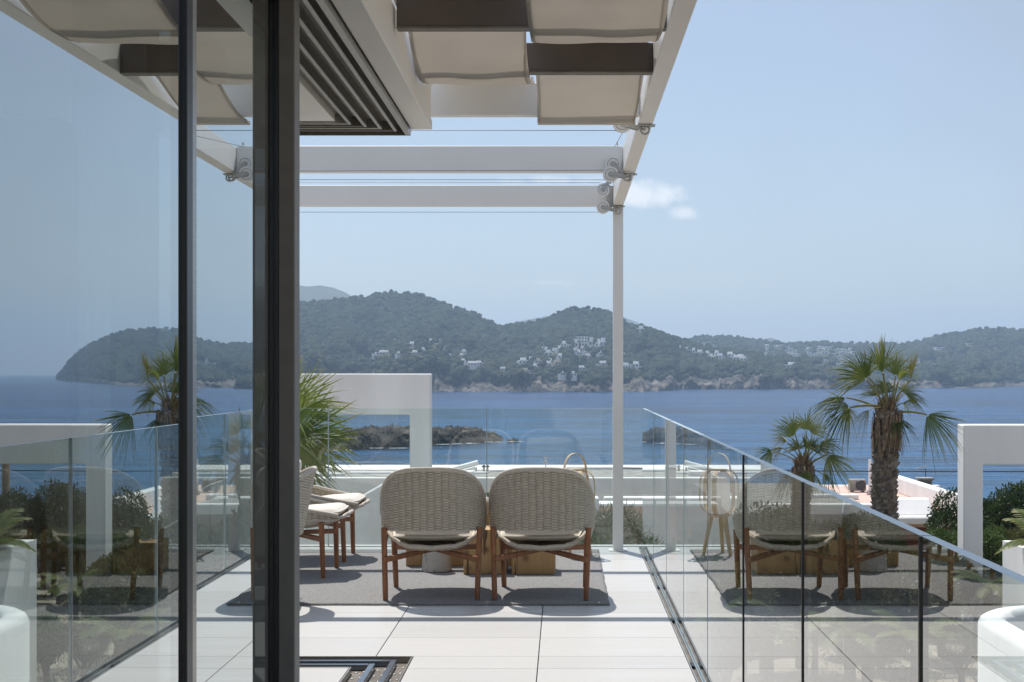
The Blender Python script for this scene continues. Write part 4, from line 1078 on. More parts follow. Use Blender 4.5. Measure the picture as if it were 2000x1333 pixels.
on(MB().cyl(P(892, 924, ym-0.6), P(928, 914, ym-0.6), 0.05, n=8), dt, 'pipe', 'paint', smooth='auto')
for u in (900, 915, 930): on(MB().cyl(P(u, 913, ym), Vector((P(u, 0, ym).x, ym, zr-0.02)), 0.03, n=6), dt, 'stand', 'galv')
on(MB().box(P(905, 0, ym).x, P(930, 0, ym).x, ym-1.6, ym-1.0, zr-0.02, zr+0.12), dt, 'pad', 'neighbour')
for u in (945, 952):
    v = thing('roof_vent', ('left' if u == 945 else 'right') + ' of two small dark cowl vents on the gravel roof', 'vent', Vector((P(u, 0, ym).x, ym, zr-0.02)), group='cowl vents on the gravel roof')
    MB().cyl((0, 0, 0), (0, 0, 0.18), 0.04, n=8).build('pipe', M['galv'], v); MB().cyl((0, 0, 0.18), (0, 0, 0.25), 0.09, 0.03, n=10).build('cowl', M['dark'], v)
an = thing('roof_antenna', 'small pale weather mast on the roof edge between the two chairs', 'mast', Vector((P(1066, 0, Yf).x, Yf-0.4, zr)))
MB().cyl((0, 0, -0.02), (0, 0, 0.36), 0.025, n=8).build('pole', M['paint'], an)
MB().box(-0.09, 0.09, -0.03, 0.03, 0.20, 0.26).box(-0.05, 0.05, -0.05, 0.05, 0.361, 0.42).build('head', M['galv'], an)
# sloping stair wall
ys_ = 24.0
sw = thing('stair_wall', 'white sloping stair parapet rising behind the side-view chairs', 'wall', (P(660, 1000, ys_).x, ys_, -3.5))
pl = [P(748, 945, ys_), P(540, 1063, ys_)]
on(MB().prism([(pl[0].x, pl[0].z), (pl[1].x, pl[1].z), (pl[1].x, -4.2), (pl[0].x, -4.2)], 'y', ys_, ys_+0.9), sw, 'slope', 'neighbour', bevel=0.02)
on(MB().box(pl[0].x+0.002, P(1170, 0, ys_).x, ys_+0.01, ys_+0.4, -4.2, P(0, 973, ys_).z), sw, 'landing_wall', 'neighbour', bevel=0.02)
# pink terrace wall right of the middle
pw = thing('terrace_wall', 'low pink garden wall with white coping beyond the white post', 'wall', (P(1240, 1000, 31).x, 31, -3.6))
on(MB().box(P(1170, 0, 31).x, P(1400, 0, 31).x, 31.02, 31.6, -4.5, P(0, 990, 31).z), pw, 'wall', 'pink')
on(MB().box(P(1168, 0, 31).x, P(1402, 0, 31).x, 30.95, 31.66, P(0, 990, 31).z+0.002, P(0, 984, 31).z), pw, 'coping', 'neighbour', bevel=0.01)
on(MB().box(P(1180, 0, 36).x, P(1410, 0, 36).x, 36, 36.4, -4.5, P(0, 972, 36).z), pw, 'upper_wall', 'neighbour', bevel=0.02)

# pink-roofed house on the right
hr = thing('pink_roofed_house', 'white house with pink roof terrace and parapets behind the big palm', 'house', (P(1640, 0, 36).x, 36, -6))
zf = -2.05
x0, x1 = P(1425, 0, 36).x, P(1862, 0, 36).x
on(MB().box(x0, x1-0.4, 34.2, 43.5, -8, zf-0.25), hr, 'wall', 'redwall')
on(MB().box(P(1640, 0, 40).x, x1, 34.0, 43.6, zf-0.249, zf), hr, 'roof_terrace', 'pink')
on(MB().box(x0-0.2, P(1640, 0, 40).x-0.002, 34.0, 43.6, zf-0.249, zf+0.05), hr, 'flat_roof', 'gravel')
on(MB().box(P(1735, 0, 33).x, P(1838, 0, 33).x, 32.7, 34.0-0.002, P(0, 1022, 33).z, P(0, 1008, 33).z), hr, 'eave', 'neighbour', bevel=0.03)
on(MB().prism([(33.15, P(0, 1008, 33).z+0.002), (33.55, P(0, 975, 33.5).z), (33.9, P(0, 975, 33.5).z), (33.9, P(0, 1008, 33).z+0.002)], 'x', P(1740, 0, 33).x, P(1828, 0, 33).x), hr, 'parapet_box', 'neighbour', bevel=0.02)
on(MB().box(x0-0.2, P(1690, 0, 43).x, 43.3, 43.6, zf+0.001, P(0, 952, 43).z), hr, 'parapet', 'neighbour', bevel=0.02)
on(MB().box(P(1735, 0, 43).x, P(1842, 0, 43).x, 43.3, 43.6, zf+0.001, P(0, 958, 43).z), hr, 'parapet', 'neighbour', bevel=0.02)
on(MB().box(x1-0.3, x1, 34.0, 43.29, zf+0.001, zf+0.42), hr, 'parapet', 'neighbour', bevel=0.02)
on(MB().box(P(1480, 0, 35).x, P(1720, 0, 35).x, 34.02, 34.32, zf+0.001, P(0, 984, 34.2).z), hr, 'parapet', 'neighbour', bevel=0.02)
on(MB().box(P(1560, 0, 39).x, P(1670, 0, 39).x, 38.5, 38.8, zf+0.001, P(0, 966, 38.6).z), hr, 'parapet', 'neighbour', bevel=0.02)
ac = thing('air_conditioner', 'grey air-conditioning unit on the pink roof left of the palm trunk', 'air conditioner', Vector((P(1674, 0, 41).x, 41, zf)))
s_ = 41/F
MB().box(-16*s_, 16*s_, -0.15, 0.15, 0.04, 0.36).build('casing', M['gravel'], ac, bevel=0.02)
MB().tube([(0.07 + 0.13*math.cos(a), -0.155, 0.20+0.13*math.sin(a)) for a in [2*math.pi*q/20 for q in range(20)]], 0.012, 6, closed=True).build('fan_ring', M['dark'], ac)
MB().cyl((0.07, -0.157, 0.20), (0.07, -0.151, 0.20), 0.12, n=20).build('fan', M['dark'], ac)
for x in (-0.15, 0.15): MB().box(x-0.03, x+0.03, -0.14, 0.14, 0, 0.04).build('foot', M['dark'], ac)
fl = thing('flue_pipe', 'tall thin white flue pipe rising from the pink roof', 'pipe', Vector((P(1699, 0, 40).x, 40, zf)))
MB().cyl((0, 0, 0), (0, 0, P(0, 898, 40).z-zf), 0.045, n=10).build('pipe', M['paint'], fl, smooth='auto'); MB().cyl((0, 0, 0), (0, 0, 0.12), 0.09, n=10).build('collar', M['galv'], fl)
bp_ = thing('vent_pipe', 'bent white vent pipe beside the palm trunk on the pink roof', 'pipe', Vector((P(1705, 0, 38.9).x, 38.9, zf)))
MB().tube([(0, 0, 0), (0, 0, 0.55), (0.03, 0, 0.66), (0.12, 0, 0.70), (0.2, 0, 0.66)], 0.05, 8).build('pipe', M['paint'], bp_, smooth='auto')
ch = thing('chimney', 'squat grey chimney with grille on the pink roof right of the palm trunk', 'chimney', Vector((P(1806, 0, 41).x, 41, zf)))
MB().box(-0.17, 0.17, -0.17, 0.17, 0, 0.34).build('stack', M['gravel'], ch); MB().box(-0.22, 0.22, -0.22, 0.22, 0.341, 0.40).build('cap', M['gravel'], ch)
for q in range(6): MB().box(-0.12+q*0.045, -0.10+q*0.045, -0.18, -0.171, 0.06, 0.30).build('grille_bar', M['dark'], ch)
at_ = thing('tv_antenna', 'thin television aerial mast above the squat chimney', 'aerial', Vector((P(1808, 0, 41.4).x, 41.4, zf)))
MB().cyl((0, 0, 0), (0, 0, P(0, 916, 41.4).z-zf), 0.012, n=6).build('mast', M['dark'], at_)
MB().cyl((-0.28, 0, 0.62), (0.08, 0, 0.72), 0.01, n=5).build('boom', M['galv'], at_)
for q in range(4): MB().cyl((-0.26+q*0.08, -0.14, 0.625+q*0.022), (-0.26+q*0.08, 0.14, 0.635+q*0.022), 0.006, n=5).build('element', M['galv'], at_)
# white planter and rounded parapet at lower right
pt = thing('planter_box', 'square white rendered planter with a palm in it at the right edge', 'planter', (P(2030, 0, 19).x, 19, -3.3))
xa, zt = P(1958, 1056, 19.6).x, P(1958, 1056, 19.6).z
on(MB().box(xa, xa+0.14, 17.0, 19.6, -3.5, zt).box(xa+0.1401, xa+2.4, 19.46, 19.6, -3.5, zt).box(xa+0.1401, xa+2.4, 17.0, 17.14, -3.5, zt).box(xa+2.4001, xa+2.54, 17.0, 19.6, -3.5, zt), pt, 'wall', 'neighbour')
on(MB().box(xa+0.141, xa+2.399, 17.141, 19.459, zt-0.5, zt-0.15), pt, 'soil', 'soil')
rp_ = thing('rounded_parapet', 'white rounded parapet of a lower terrace at the bottom right', 'parapet', (P(1960, 0, 15).x, 15, -3))
def rounded_wall(x0, y1, z1, zb, th, mb):
    path = []; r = 0.9
    for q in range(7): path.append((x0, y1-r-4.0+4.0*q/6))
    for q in range(1, 9): a = math.pi - math.pi/2*q/8; path.append((x0+r+r*math.cos(a), y1-r+r*math.sin(a)))
    for q in range(1, 8): path.append((x0+r+5.0*q/7, y1))
    vs, fs = [], []; prof = [(-th/2, zb), (-th/2, z1-0.08), (-th/2+0.03, z1-0.025), (-th/4, z1), (th/4, z1), (th/2-0.03, z1-0.025), (th/2, z1-0.08), (th/2, zb)]
    for i, p in enumerate(path):
        a, b = Vector(path[max(0, i-1)]), Vector(path[min(len(path)-1, i+1)]); d = (b-a).normalized(); nn = Vector((d.y, -d.x))
        for (o, z) in prof: vs.append((p[0]+nn.x*o, p[1]+nn.y*o, z))
    K = len(prof)
    for i in range(len(path)-1):
        for q in range(K-1): fs.append((i*K+q, i*K+q+1, (i+1)*K+q+1, (i+1)*K+q))
    return mb.add(vs, fs)
zq = P(1910, 1195, 15.5).z; xq = P(1918, 0, 15.5).x
on(rounded_wall(xq, 15.9, zq, -3.6, 0.30, MB()), rp_, 'wall', 'neighbour', smooth='auto')
on(MB().box(xq+0.16, xq+6, 11.0, 15.7, -3.5, zq-0.55), rp_, 'terrace_floor', M['soil'])
# a paved garden path and bench below
gp = MB().box(1.9, 5.6, 12.0, 20.2, -3.6, -2.98).build('garden_path', M['paving']); tag(gp, kind='structure')

# overhead lines
def line(a, b, label, r=0.012, sag=0.25): cable(a, b, label, r, 'power_line', sag, 'power line', 'wire', 'power lines above the roofs')
line(P(1200, 914, 32), P(2300, 918, 33), 'dark overhead line crossing behind the palm trunk above the pink roof', 0.013, 0.06)
line(P(400, 894, 60), P(1250, 910, 58), 'upper of the thin overhead lines sagging in front of the islet water', 0.014, 0.1)
line(P(400, 902, 60), P(1250, 914, 58), 'middle of the thin overhead lines sagging in front of the islet water', 0.014, 0.1)
line(P(400, 911, 60), P(1200, 919, 58), 'lowest of the thin overhead lines sagging in front of the islet water', 0.014, 0.1)

# ================================================================ PLANTS
def leaf_mat(name, c, c2, trans=0.35, tipc=None, rough=0.5):
    m, N, L = new_mat(name); out = N.new('ShaderNodeOutputMaterial'); b = N.new('ShaderNodeBsdfPrincipled'); b.inputs['Roughness'].default_value = rough
    b.inputs['Specular IOR Level'].default_value = 0.35
    nz = N.new('ShaderNodeTexNoise'); nz.inputs['Scale'].default_value = 2.2; nz.inputs['Detail'].default_value = 6; L.new(coords(N, L, 'pos'), nz.inputs['Vector'])
    mr = N.new('ShaderNodeMapRange'); mr.inputs['From Min'].default_value = 0.32; mr.inputs['From Max'].default_value = 0.68; L.new(nz.outputs['Fac'], mr.inputs['Value'])
    mx = N.new('ShaderNodeMixRGB'); mx.inputs['Color1'].default_value = (*c, 1); mx.inputs['Color2'].default_value = (*c2, 1); L.new(mr.outputs[0], mx.inputs['Fac']); col = mx.outputs[0]
    if tipc:
        at = N.new('ShaderNodeAttribute'); at.attribute_name = 'tip'; m2 = N.new('ShaderNodeMixRGB'); m2.inputs['Color2'].default_value = (*tipc, 1)
        L.new(at.outputs['Fac'], m2.inputs['Fac']); L.new(col, m2.inputs['Color1']); col = m2.outputs[0]
    L.new(col, b.inputs['Base Color']); tr = N.new('ShaderNodeBsdfTranslucent'); L.new(col, tr.inputs['Color'])
    ms = N.new('ShaderNodeMixShader'); ms.inputs[0].default_value = trans; L.new(b.outputs[0], ms.inputs[1]); L.new(tr.outputs[0], ms.inputs[2]); L.new(ms.outputs[0], out.inputs['Surface'])
    return m
M['frond'] = leaf_mat('palm_frond', (0.06, 0.11, 0.024), (0.21, 0.235, 0.055), 0.46, (0.52, 0.43, 0.19))
M['frondy'] = leaf_mat('palm_frond_yellowing', (0.17, 0.18, 0.045), (0.27, 0.24, 0.07), 0.35, (0.40, 0.28, 0.13))
M['nearfrond'] = leaf_mat('near_palm_frond', (0.10, 0.17, 0.025), (0.26, 0.31, 0.055), 0.48, (0.42, 0.27, 0.12))
M['petiole'] = mat('palm_petiole', (0.16, 0.17, 0.05), 0.5, c2=(0.24, 0.20, 0.08), vscale=6)
M['boot'] = mat('palm_leaf_base', (0.105, 0.082, 0.064), 0.95, c2=(0.29, 0.24, 0.19), vscale=9, vdet=5)
M['bark'] = mat('palm_bark', (0.10, 0.072, 0.05), 0.95, c2=(0.17, 0.13, 0.095), vscale=14)
M['dead'] = mat('dead_palm_leaf', (0.13, 0.085, 0.053), 0.95, c2=(0.28, 0.20, 0.13), vscale=12)
M['wood'] = mat('shrub_wood', (0.14, 0.105, 0.075), 0.95, c2=(0.21, 0.165, 0.12), vscale=12)

def frond(parent, base, hub, tipdir, nrm, Rb, nseg, spread, droop, seed, m='frond', lift=0.25, tips=0.5, gravity=Vector((0, 0, -1)), fold=0.5):
    """one fan leaf: arching stalk plus a pleated fan whose segments split and hang at the ends"""
    rg = random.Random(seed); base, hub = Vector(base), Vector(hub); d = Vector(tipdir).normalized(); n = Vector(nrm); n = (n - d*n.dot(d)).normalized(); side = d.cross(n).normalized()
    V, Fc, MI, TP = [], [], [], []
    Lp = (hub-base).length; ctl = base.lerp(hub, 0.5) + Vector((0, 0, lift*Lp))
    pts = [base*(1-t)**2 + ctl*2*t*(1-t) + hub*t*t for t in [q/6 for q in range(7)]]
    pw = Rb*0.026
    mbp = MB().tube(pts, [pw*(1.25-0.5*q/6) for q in range(7)], 5)
    V += [tuple(v) for v in mbp.v]; Fc += mbp.f; MI += [1]*len(mbp.f); TP += [0.0]*len(V)
    K = 6
    for s in range(nseg):
        fz = (s+0.5)/nseg; a = (fz-0.5)*spread; c, sn = math.cos(a), math.sin(a)
        Ls = Rb*(0.72+0.28*max(0.0, math.cos(a*0.75)))*rg.uniform(0.74, 1.08)
        dd = (d*c + side*sn).normalized(); dw = spread/nseg; split = 0.26+0.16*rg.random()
        wd = side*c - d*sn
        dr = droop*rg.uniform(0.6, 3.2); swl = rg.uniform(-0.22, 0.22); b = len(V)
        for q in range(K+1):
            t = 0.05 + 0.95*q/K
            hang = gravity*(dr*Ls*max(0.0, t-split*0.55)**1.9) + n*(-0.10*Ls*math.sin(t*2.2)*abs(a)/(spread/2)*fold)
            pc = hub + dd*(Ls*t) + hang + wd*(swl*Ls*max(0, t-split)**1.5)
            hw = Ls*t*dw*0.50 if t < split else Ls*split*dw*0.50*(1+0.25*math.sin(math.pi*(t-split)/(1-split)))*max(0.0, (1-t)/(1-split))**0.6
            pl = n*(hw*0.55)
            V += [tuple(pc-wd*hw-pl), tuple(pc+pl), tuple(pc+wd*hw-pl)]
            tp = max(0.0, (t-0.72)/0.28)*tips*rg.uniform(0.5, 1.6)
            TP += [min(1, tp)]*3
        for q in range(K):
            o = b+3*q; Fc += [(o, o+1, o+4, o+3), (o+1, o+2, o+5, o+4)]; MI += [0, 0]
    me = bpy.data.meshes.new('frond'); me.from_pydata(V, [], Fc); me.materials.append(M[m]); me.materials.append(M['petiole'])
    me.polygons.foreach_set('material_index', MI); at = me.attributes.new('tip', 'FLOAT', 'POINT'); at.data.foreach_set('value', TP); me.update()
    return link('frond', me, parent)
def trunk(t, x, y, zb, zt, r, seed, skirt=0.6, booted=True):
    """tapered stem, cut leaf bases in spirals, ragged skirt under the crown; coordinates relative to t"""
    rg = random.Random(seed); n = 20
    pts = [(0.05*math.sin(q*0.35), 0, zb+(zt-zb)*q/n) for q in range(n+1)]
    MB().tube(pts, [r*(0.80 if q < n-1 else (0.70 if q < n else 0.45)) for q in range(n+1)], 16).build('trunk', M['bark'], t, smooth=True)
    mb = MB(); z = zb; i = 0
    while z < zt-0.05:
        x0 = 0.05*math.sin((z-zb)/(zt-zb)*n*0.35)
        per = 11
        for q in range(per):
            a = 2*math.pi*(q+0.5*(i % 2)+0.2*rg.random())/per; c, s = math.cos(a), math.sin(a); k = rg.uniform(0.75, 1.25)
            up = 0.11*k; out = r*(0.30+0.14*rg.random()); w = 0.065*k
            e = Vector((c, s, 0)); tg = Vector((-s, c, 0)); p = Vector((x0, 0, z)) + e*r*0.74
            tipp = p + e*out + Vector((0, 0, up*(0.4+0.9*rg.random()))) + tg*0.03*rg.uniform(-1, 1)
            mb.add([p-tg*w, p+tg*w, p+tg*w*0.8+Vector((0, 0, 0.11))+e*0.02, p-tg*w*0.8+Vector((0, 0, 0.11))+e*0.02, tipp-tg*w*0.6, tipp+tg*w*0.6], [(0, 1, 5, 4), (4, 5, 2, 3), (0, 4, 3), (1, 2, 5)])
        z += 0.062; i += 1
    MB().tube([(0, 0, zt-0.02), (0, 0, zt+0.06), (0, 0, zt+0.17)], [r*0.62, r*0.40, r*0.1], 12).build('growing_tip', M['dead'], t, smooth=True)
    if booted: tag(mb.build('leaf_bases', M['boot'], t), kind='stuff')
    mb = MB()
    for q in range(int(230*skirt/0.6)):
        a = rg.random()*6.28; e = Vector((math.cos(a), math.sin(a), 0)); tg = Vector((-e.y, e.x, 0)); p = Vector((0.0, 0, zt - skirt*0.9*rg.random())) + e*r*0.7
        Lq = rg.uniform(0.12, 0.32); w = rg.uniform(0.008, 0.026); m1 = p + e*Lq*0.35 + Vector((0, 0, 0.05)); m2 = p + e*(Lq*0.42) + tg*rg.uniform(-.08, .08) + Vector((0, 0, -Lq*0.8))
        mb.add([p-tg*w, p+tg*w, m1+tg*w, m1-tg*w, m2+tg*w*0.4, m2-tg*w*0.4], [(0, 1, 2, 3), (3, 2, 4, 5)])
    for q in range(110):
        a = rg.random()*6.28; e = Vector((math.cos(a), math.sin(a), 0)); tg = Vector((-e.y, e.x, 0)); hq = rg.uniform(-0.12, 0.10); p = Vector((0.0, 0, zt+hq)) + e*r*max(0.15, 0.72-max(0.0, hq+0.05)*3.2); w = rg.uniform(0.012, 0.03)
        q2 = p + e*rg.uniform(0.02, 0.12) + Vector((0, 0, rg.uniform(0.10, 0.24))); mb.add([p-tg*w, p+tg*w, q2+tg*w*0.5, q2-tg*w*0.5], [(0, 1, 2, 3)])
    if skirt: tag(mb.build('dead_skirt', M['dead'], t), kind='stuff')
def palm(label, Y, cpx, cpy, r, spec, seed, zb, extra=10, Rm=85, m='frond', skirt=0.6, name='fan_palm', ncore=0, tips=0.5, nseg=34):
    c = P(cpx, cpy, Y); k = Y/F; t = thing(name, label, 'palm tree', (c.x, Y, zb)); zt = c.z-zb
    trunk(t, 0, 0, -0.3, zt, r, seed, skirt)
    rg = random.Random(seed+1); base = Vector((0.05*math.sin(20*0.35), 0, zt))
    for i, (hx, hy, dx, dy, Rp, dep, face, spread, droop, mm) in enumerate(spec):
        hub = Vector(((hx-cpx)*k, dep, (cpy-hy)*k + zt)); d = Vector((dx, dep*20, -dy))
        nrm = Vector((0.15, -1, 0.25)) if face == 'c' else (Vector((0, -0.35, 1)) if face == 'u' else Vector((1, -0.45, 0.1)))
        frond(t, base + Vector((rg.uniform(-.05, .05), rg.uniform(-.05, .05), rg.uniform(-0.05, 0.08))), hub, d, nrm, Rp*k, nseg, R(spread), droop, seed*50+i, mm, 0.12, tips)
    for i in range(extra):
        a = rg.random()*6.28; el = R(rg.uniform(-25, 75)); e = Vector((math.cos(a)*math.cos(el), math.sin(a)*math.cos(el)*0.9+0.25, math.sin(el))); Lp = Rm*k*rg.uniform(0.6, 0.9)
        hub = base + e*Lp; d = (e + Vector((0, 0, -0.25))).normalized(); nrm = Vector((rg.uniform(-.5, .5), -0.5, 0.8))
        frond(t, base, hub, d, nrm, Rm*k*rg.uniform(0.7, 0.95), nseg-6, R(rg.uniform(120, 190)), rg.uniform(0.25, 0.6), seed*50+100+i, m, 0.12, tips)
    return t
g = ground_z
palm('tall fan palm with shaggy brown trunk left of the right-hand portal frame', 24.0, 1733, 806, 0.205, [
    (1690, 742, -58, -62, 92, -0.10, 'c', 150, 0.22, 'frond'), (1718, 728, -4, -90, 88, -0.25, 's', 150, 0.12, 'frond'), (1752, 735, 22, -60, 74, 0.1, 'c', 150, 0.3, 'frond'),
    (1773, 742, 12, -75, 84, -0.2, 's', 90, 0.25, 'frondy'), (1650, 777, -85, 8, 84, -0.1, 'u', 110, 0.55, 'frond'), (1652, 795, -62, 22, 78, -0.35, 'c', 140, 0.45, 'frond'),
    (1806, 810, 52, 48, 88, -0.15, 'c', 120, 0.25, 'frond'), (1770, 768, 40, 12, 38, 0.2, 'u', 110, 0.6, 'frondy'), (1702, 738, -35, -70, 80, 0.25, 'c', 140, 0.3, 'frond'),
    (1730, 722, 10, -80, 84, 0.3, 'c', 120, 0.2, 'frond'), (1655, 800, 20, 24, 42, 0.15, 'c', 140, 0.5, 'frondy'), (1745, 745, 30, -50, 70, -0.35, 's', 120, 0.4, 'frond'), (1690, 800, -40, 30, 40, -0.3, 'u', 100, 0.8, 'frondy')],
    3, g(5.3, 24), extra=7, Rm=60)
palm('shorter fan palm standing left of the tall palm, crown just above the glass rail', 31.0, 1568, 912, 0.20, [
    (1546, 855, -22, -55, 70, -0.1, 'c', 120, 0.3, 'frond'), (1576, 842, 8, -70, 62, 0.1, 'c', 140, 0.25, 'frond'), (1600, 868, 52, -24, 60, -0.15, 'u', 130, 0.45, 'frond'),
    (1614, 888, 42, 55, 74, -0.15, 'c', 110, 0.2, 'frond'), (1507, 882, -42, 16, 46, -0.1, 'c', 130, 0.35, 'frond'), (1530, 876, -40, 2, 40, 0.1, 'u', 120, 0.6, 'frondy'),
    (1566, 918, 6, 55, 52, -0.45, 'c', 120, 0.2, 'frond'), (1556, 845, -14, -52, 60, 0.3, 'c', 140, 0.4, 'frond'), (1590, 850, 32, -48, 56, 0.25, 'c', 130, 0.4, 'frond'), (1540, 865, -34, -30, 48, 0.2, 's', 130, 0.5, 'frondy')],
    4, g(5.1, 31), extra=9, Rm=52, skirt=0.4)
# near fan palm beside the terrace at left
palm('near bright green fan palm just beyond the glass at left', 13.6, 548, 905, 0.15, [
    (575, 858, 80, -18, 150, -0.1, 'c', 175, 0.10, 'nearfrond'), (560, 800, 55, -62, 140, 0.15, 'c', 120, 0.12, 'nearfrond'), (568, 900, 70, 30, 120, -0.25, 'c', 120, 0.15, 'nearfrond'),
    (540, 790, 10, -90, 130, 0.0, 'c', 140, 0.1, 'nearfrond'), (500, 840, -70, -30, 140, 0.0, 'c', 160, 0.2, 'nearfrond'), (585, 815, 70, -45, 118, -0.35, 'u', 150, 0.2, 'nearfrond'),
    (520, 880, -70, 20, 130, -0.1, 'c', 160, 0.2, 'nearfrond'), (580, 890, 52, 48, 80, 0.2, 'c', 120, 0.35, 'nearfrond')],
    5, g(-2.6, 13.6), extra=7, Rm=120, m='nearfrond', skirt=0.3, tips=0.55, nseg=38)
pp = P(2105, 0, 31.5); up_ = thing('utility_pole', 'dark wooden pole behind the portal frame, seen mirrored in the near glass door', 'pole', (pp.x, 31.5, g(pp.x, 31.5)))
MB().tube([(0, 0, -0.3), (0, 0, P(0, 870, 31.5).z-g(pp.x, 31.5))], [0.09, 0.08], 12).build('post', M['wood'], up_, smooth=True)
MB().box(-0.4, 0.4, -0.04, 0.04, P(0, 885, 31.5).z-g(pp.x, 31.5), P(0, 885, 31.5).z-g(pp.x, 31.5)+0.08).build('crossarm', M['wood'], up_)

# feather-leaved low palms
def feather(parent, base, az, L, rise, seed, m='frond', nl=34, droop=0.55):
    rg = random.Random(seed); V, Fc, TP = [], [], []; c, s = math.cos(az), math.sin(az); e = Vector((c, s, 0)); tg = Vector((-s, c, 0)); pts = []
    for q in range(11):
        t = q/10; pts.append(Vector(base) + e*(L*0.86*t) + Vector((0, 0, L*(rise*t - droop*t**2.2))))
    mb = MB().tube(pts, [0.014*(1.1-q/10) for q in range(11)], 4); V += [tuple(v) for v in mb.v]; Fc += [f for f in mb.f if len(f) == 4]; TP += [0.1]*len(V)
    for i in range(nl):
        t = 0.12 + 0.88*i/nl; k = min(9, int(t*10)); p = pts[k].lerp(pts[k+1], t*10-k); d = (pts[k+1]-pts[k]).normalized(); ll = L*0.26*math.sin(math.pi*(0.12+0.86*t))**0.7
        for sd in (-1, 1):
            q = p + tg*(sd*ll*0.8) + d*ll*0.5 + Vector((0, 0, -0.18*ll+0.1*ll*rg.uniform(-1, 1))); w = d*0.013; b = len(V); mid = p.lerp(q, 0.5)+Vector((0, 0, 0.08*ll))
            V += [tuple(p-w), tuple(p+w), tuple(mid+w), tuple(mid-w), tuple(q)]; TP += [0, 0, 0, 0, 0.5]; Fc += [(b, b+1, b+2, b+3), (b+3, b+2, b+4, b+4)]
    me = bpy.data.meshes.new('frond'); me.from_pydata(V, [], [f if f[-1] != f[-2] else f[:3] for f in Fc]); me.materials.append(M[m]); at = me.attributes.new('tip', 'FLOAT', 'POINT'); at.data.foreach_set('value', TP); me.update()
    return link('frond', me, parent)
def feather_palm(label, x, y, z, L, n, seed, trunk_h=0.3, name='feather_palm'):
    t = thing(name, label, 'palm', (x, y, z)); rg = random.Random(seed)
    MB().tube([(0, 0, -0.2), (0, 0, trunk_h)], [0.09, 0.075], 10).build('trunk', M['bark'], t, smooth=True)
    for i in range(n): feather(t, (0, 0, trunk_h-0.03), 6.283*i/n + rg.uniform(-.25, .25), L*rg.uniform(0.8, 1.1), rg.uniform(0.45, 1.1), seed*31+i, 'frond', droop=rg.uniform(0.5, 0.8))
p = P(2035, 1046, 18.6); feather_palm('young feather palm growing out of the white planter box', p.x, 18.4, zt-0.16, 0.8, 13, 1, 0.2)
for (px, py, Y, L, lab, sd) in ((1500, 1168, 20.5, 0.75, 'small feather palm in the garden seen low through the third glass panel', 2), (1660, 1150, 20.0, 1.15, 'large low feather palm at the foot of the tall fan palm', 3),
                                (1790, 1160, 19.5, 1.0, 'arching feather palm beside the dark joint of the near glass panels', 4), (1375, 1035, 17.0, 1.1, 'feather palm behind the glass where the lantern is mirrored', 5),
                                (1305, 1050, 16.5, 0.8, 'feather palm near the far corner of the glass balustrade', 6), (1930, 1075, 24.5, 1.0, 'feather palm at the foot of the right-hand portal frame', 7)):
    q = P(px, py, Y); zb = g(q.x, Y); feather_palm(lab, q.x, Y, zb, L*0.85, 12, sd, max(0.15, (q.z-zb)*0.6))

# leafy shrubs: leaves spread through lumpy crowns
M['shrub_a'] = leaf_mat('dark_evergreen_leaf', (0.022, 0.045, 0.014), (0.055, 0.085, 0.025), 0.3)
M['shrub_b'] = leaf_mat('olive_leaf', (0.075, 0.085, 0.028), (0.135, 0.135, 0.048), 0.35)
M['shrub_c'] = leaf_mat('grey_leaf', (0.11, 0.125, 0.075), (0.19, 0.20, 0.13), 0.3)
M['shrub_d'] = leaf_mat('bright_leaf', (0.05, 0.095, 0.022), (0.11, 0.155, 0.04), 0.35)
def crown_mesh(name, seed, nl, ls, m, lumps=9, needle=False):
    rg = np.random.default_rng(seed); cs = []
    for i in range(lumps):
        d = rg.normal(size=3); d /= np.linalg.norm(d); d[2] = abs(d[2])*0.8 - 0.1; cs.append((d*rg.uniform(0.25, 0.62), rg.uniform(0.32, 0.52)))
    cs.append((np.array((0, 0, 0.1)), 0.55)); C = np.array([c for c, _ in cs]); S = np.array([s for _, s in cs])
    idx = rg.choice(len(cs), nl, p=S**2/np.sum(S**2)); d = rg.normal(size=(nl, 3)); d /= np.linalg.norm(d, axis=1)[:, None]
    pos = C[idx] + d*(S[idx]*rg.uniform(0.55, 1.08, nl)**0.6)[:, None]
    keep = np.ones(nl, bool)
    for c, s in cs: keep &= ~(np.linalg.norm(pos-c, axis=1) < s*0.62)
    pos, d = pos[keep], d[keep]; n = len(pos)
    ax = d*0.5 + rg.normal(size=(n, 3))*0.6; ax /= np.linalg.norm(ax, axis=1)[:, None]; bx = np.cross(ax, rg.normal(size=(n, 3))); bx /= np.linalg.norm(bx, axis=1)[:, None]
    L = (ls*rg.uniform(0.6, 1.4, n))[:, None]; W = L*(0.10 if needle else 0.42)
    V = np.stack([pos, pos+ax*L*0.5+bx*W*0.5, pos+ax*L, pos+ax*L*0.5-bx*W*0.5], 1).reshape(-1, 3)
    return np_mesh(name, V, np.arange(4*n).reshape(-1, 4), M[m])
CROWN = {'a': [crown_mesh('crown', s, 15000, 0.075, 'shrub_a') for s in (1, 2)], 'b': [crown_mesh('crown', s, 15000, 0.08, 'shrub_b') for s in (3, 4)],
         'c': [crown_mesh('crown', s, 15000, 0.11, 'shrub_c', needle=True) for s in (5, 6)], 'd': [crown_mesh('crown', s, 13000, 0.085, 'shrub_d') for s in (7, 8)]}
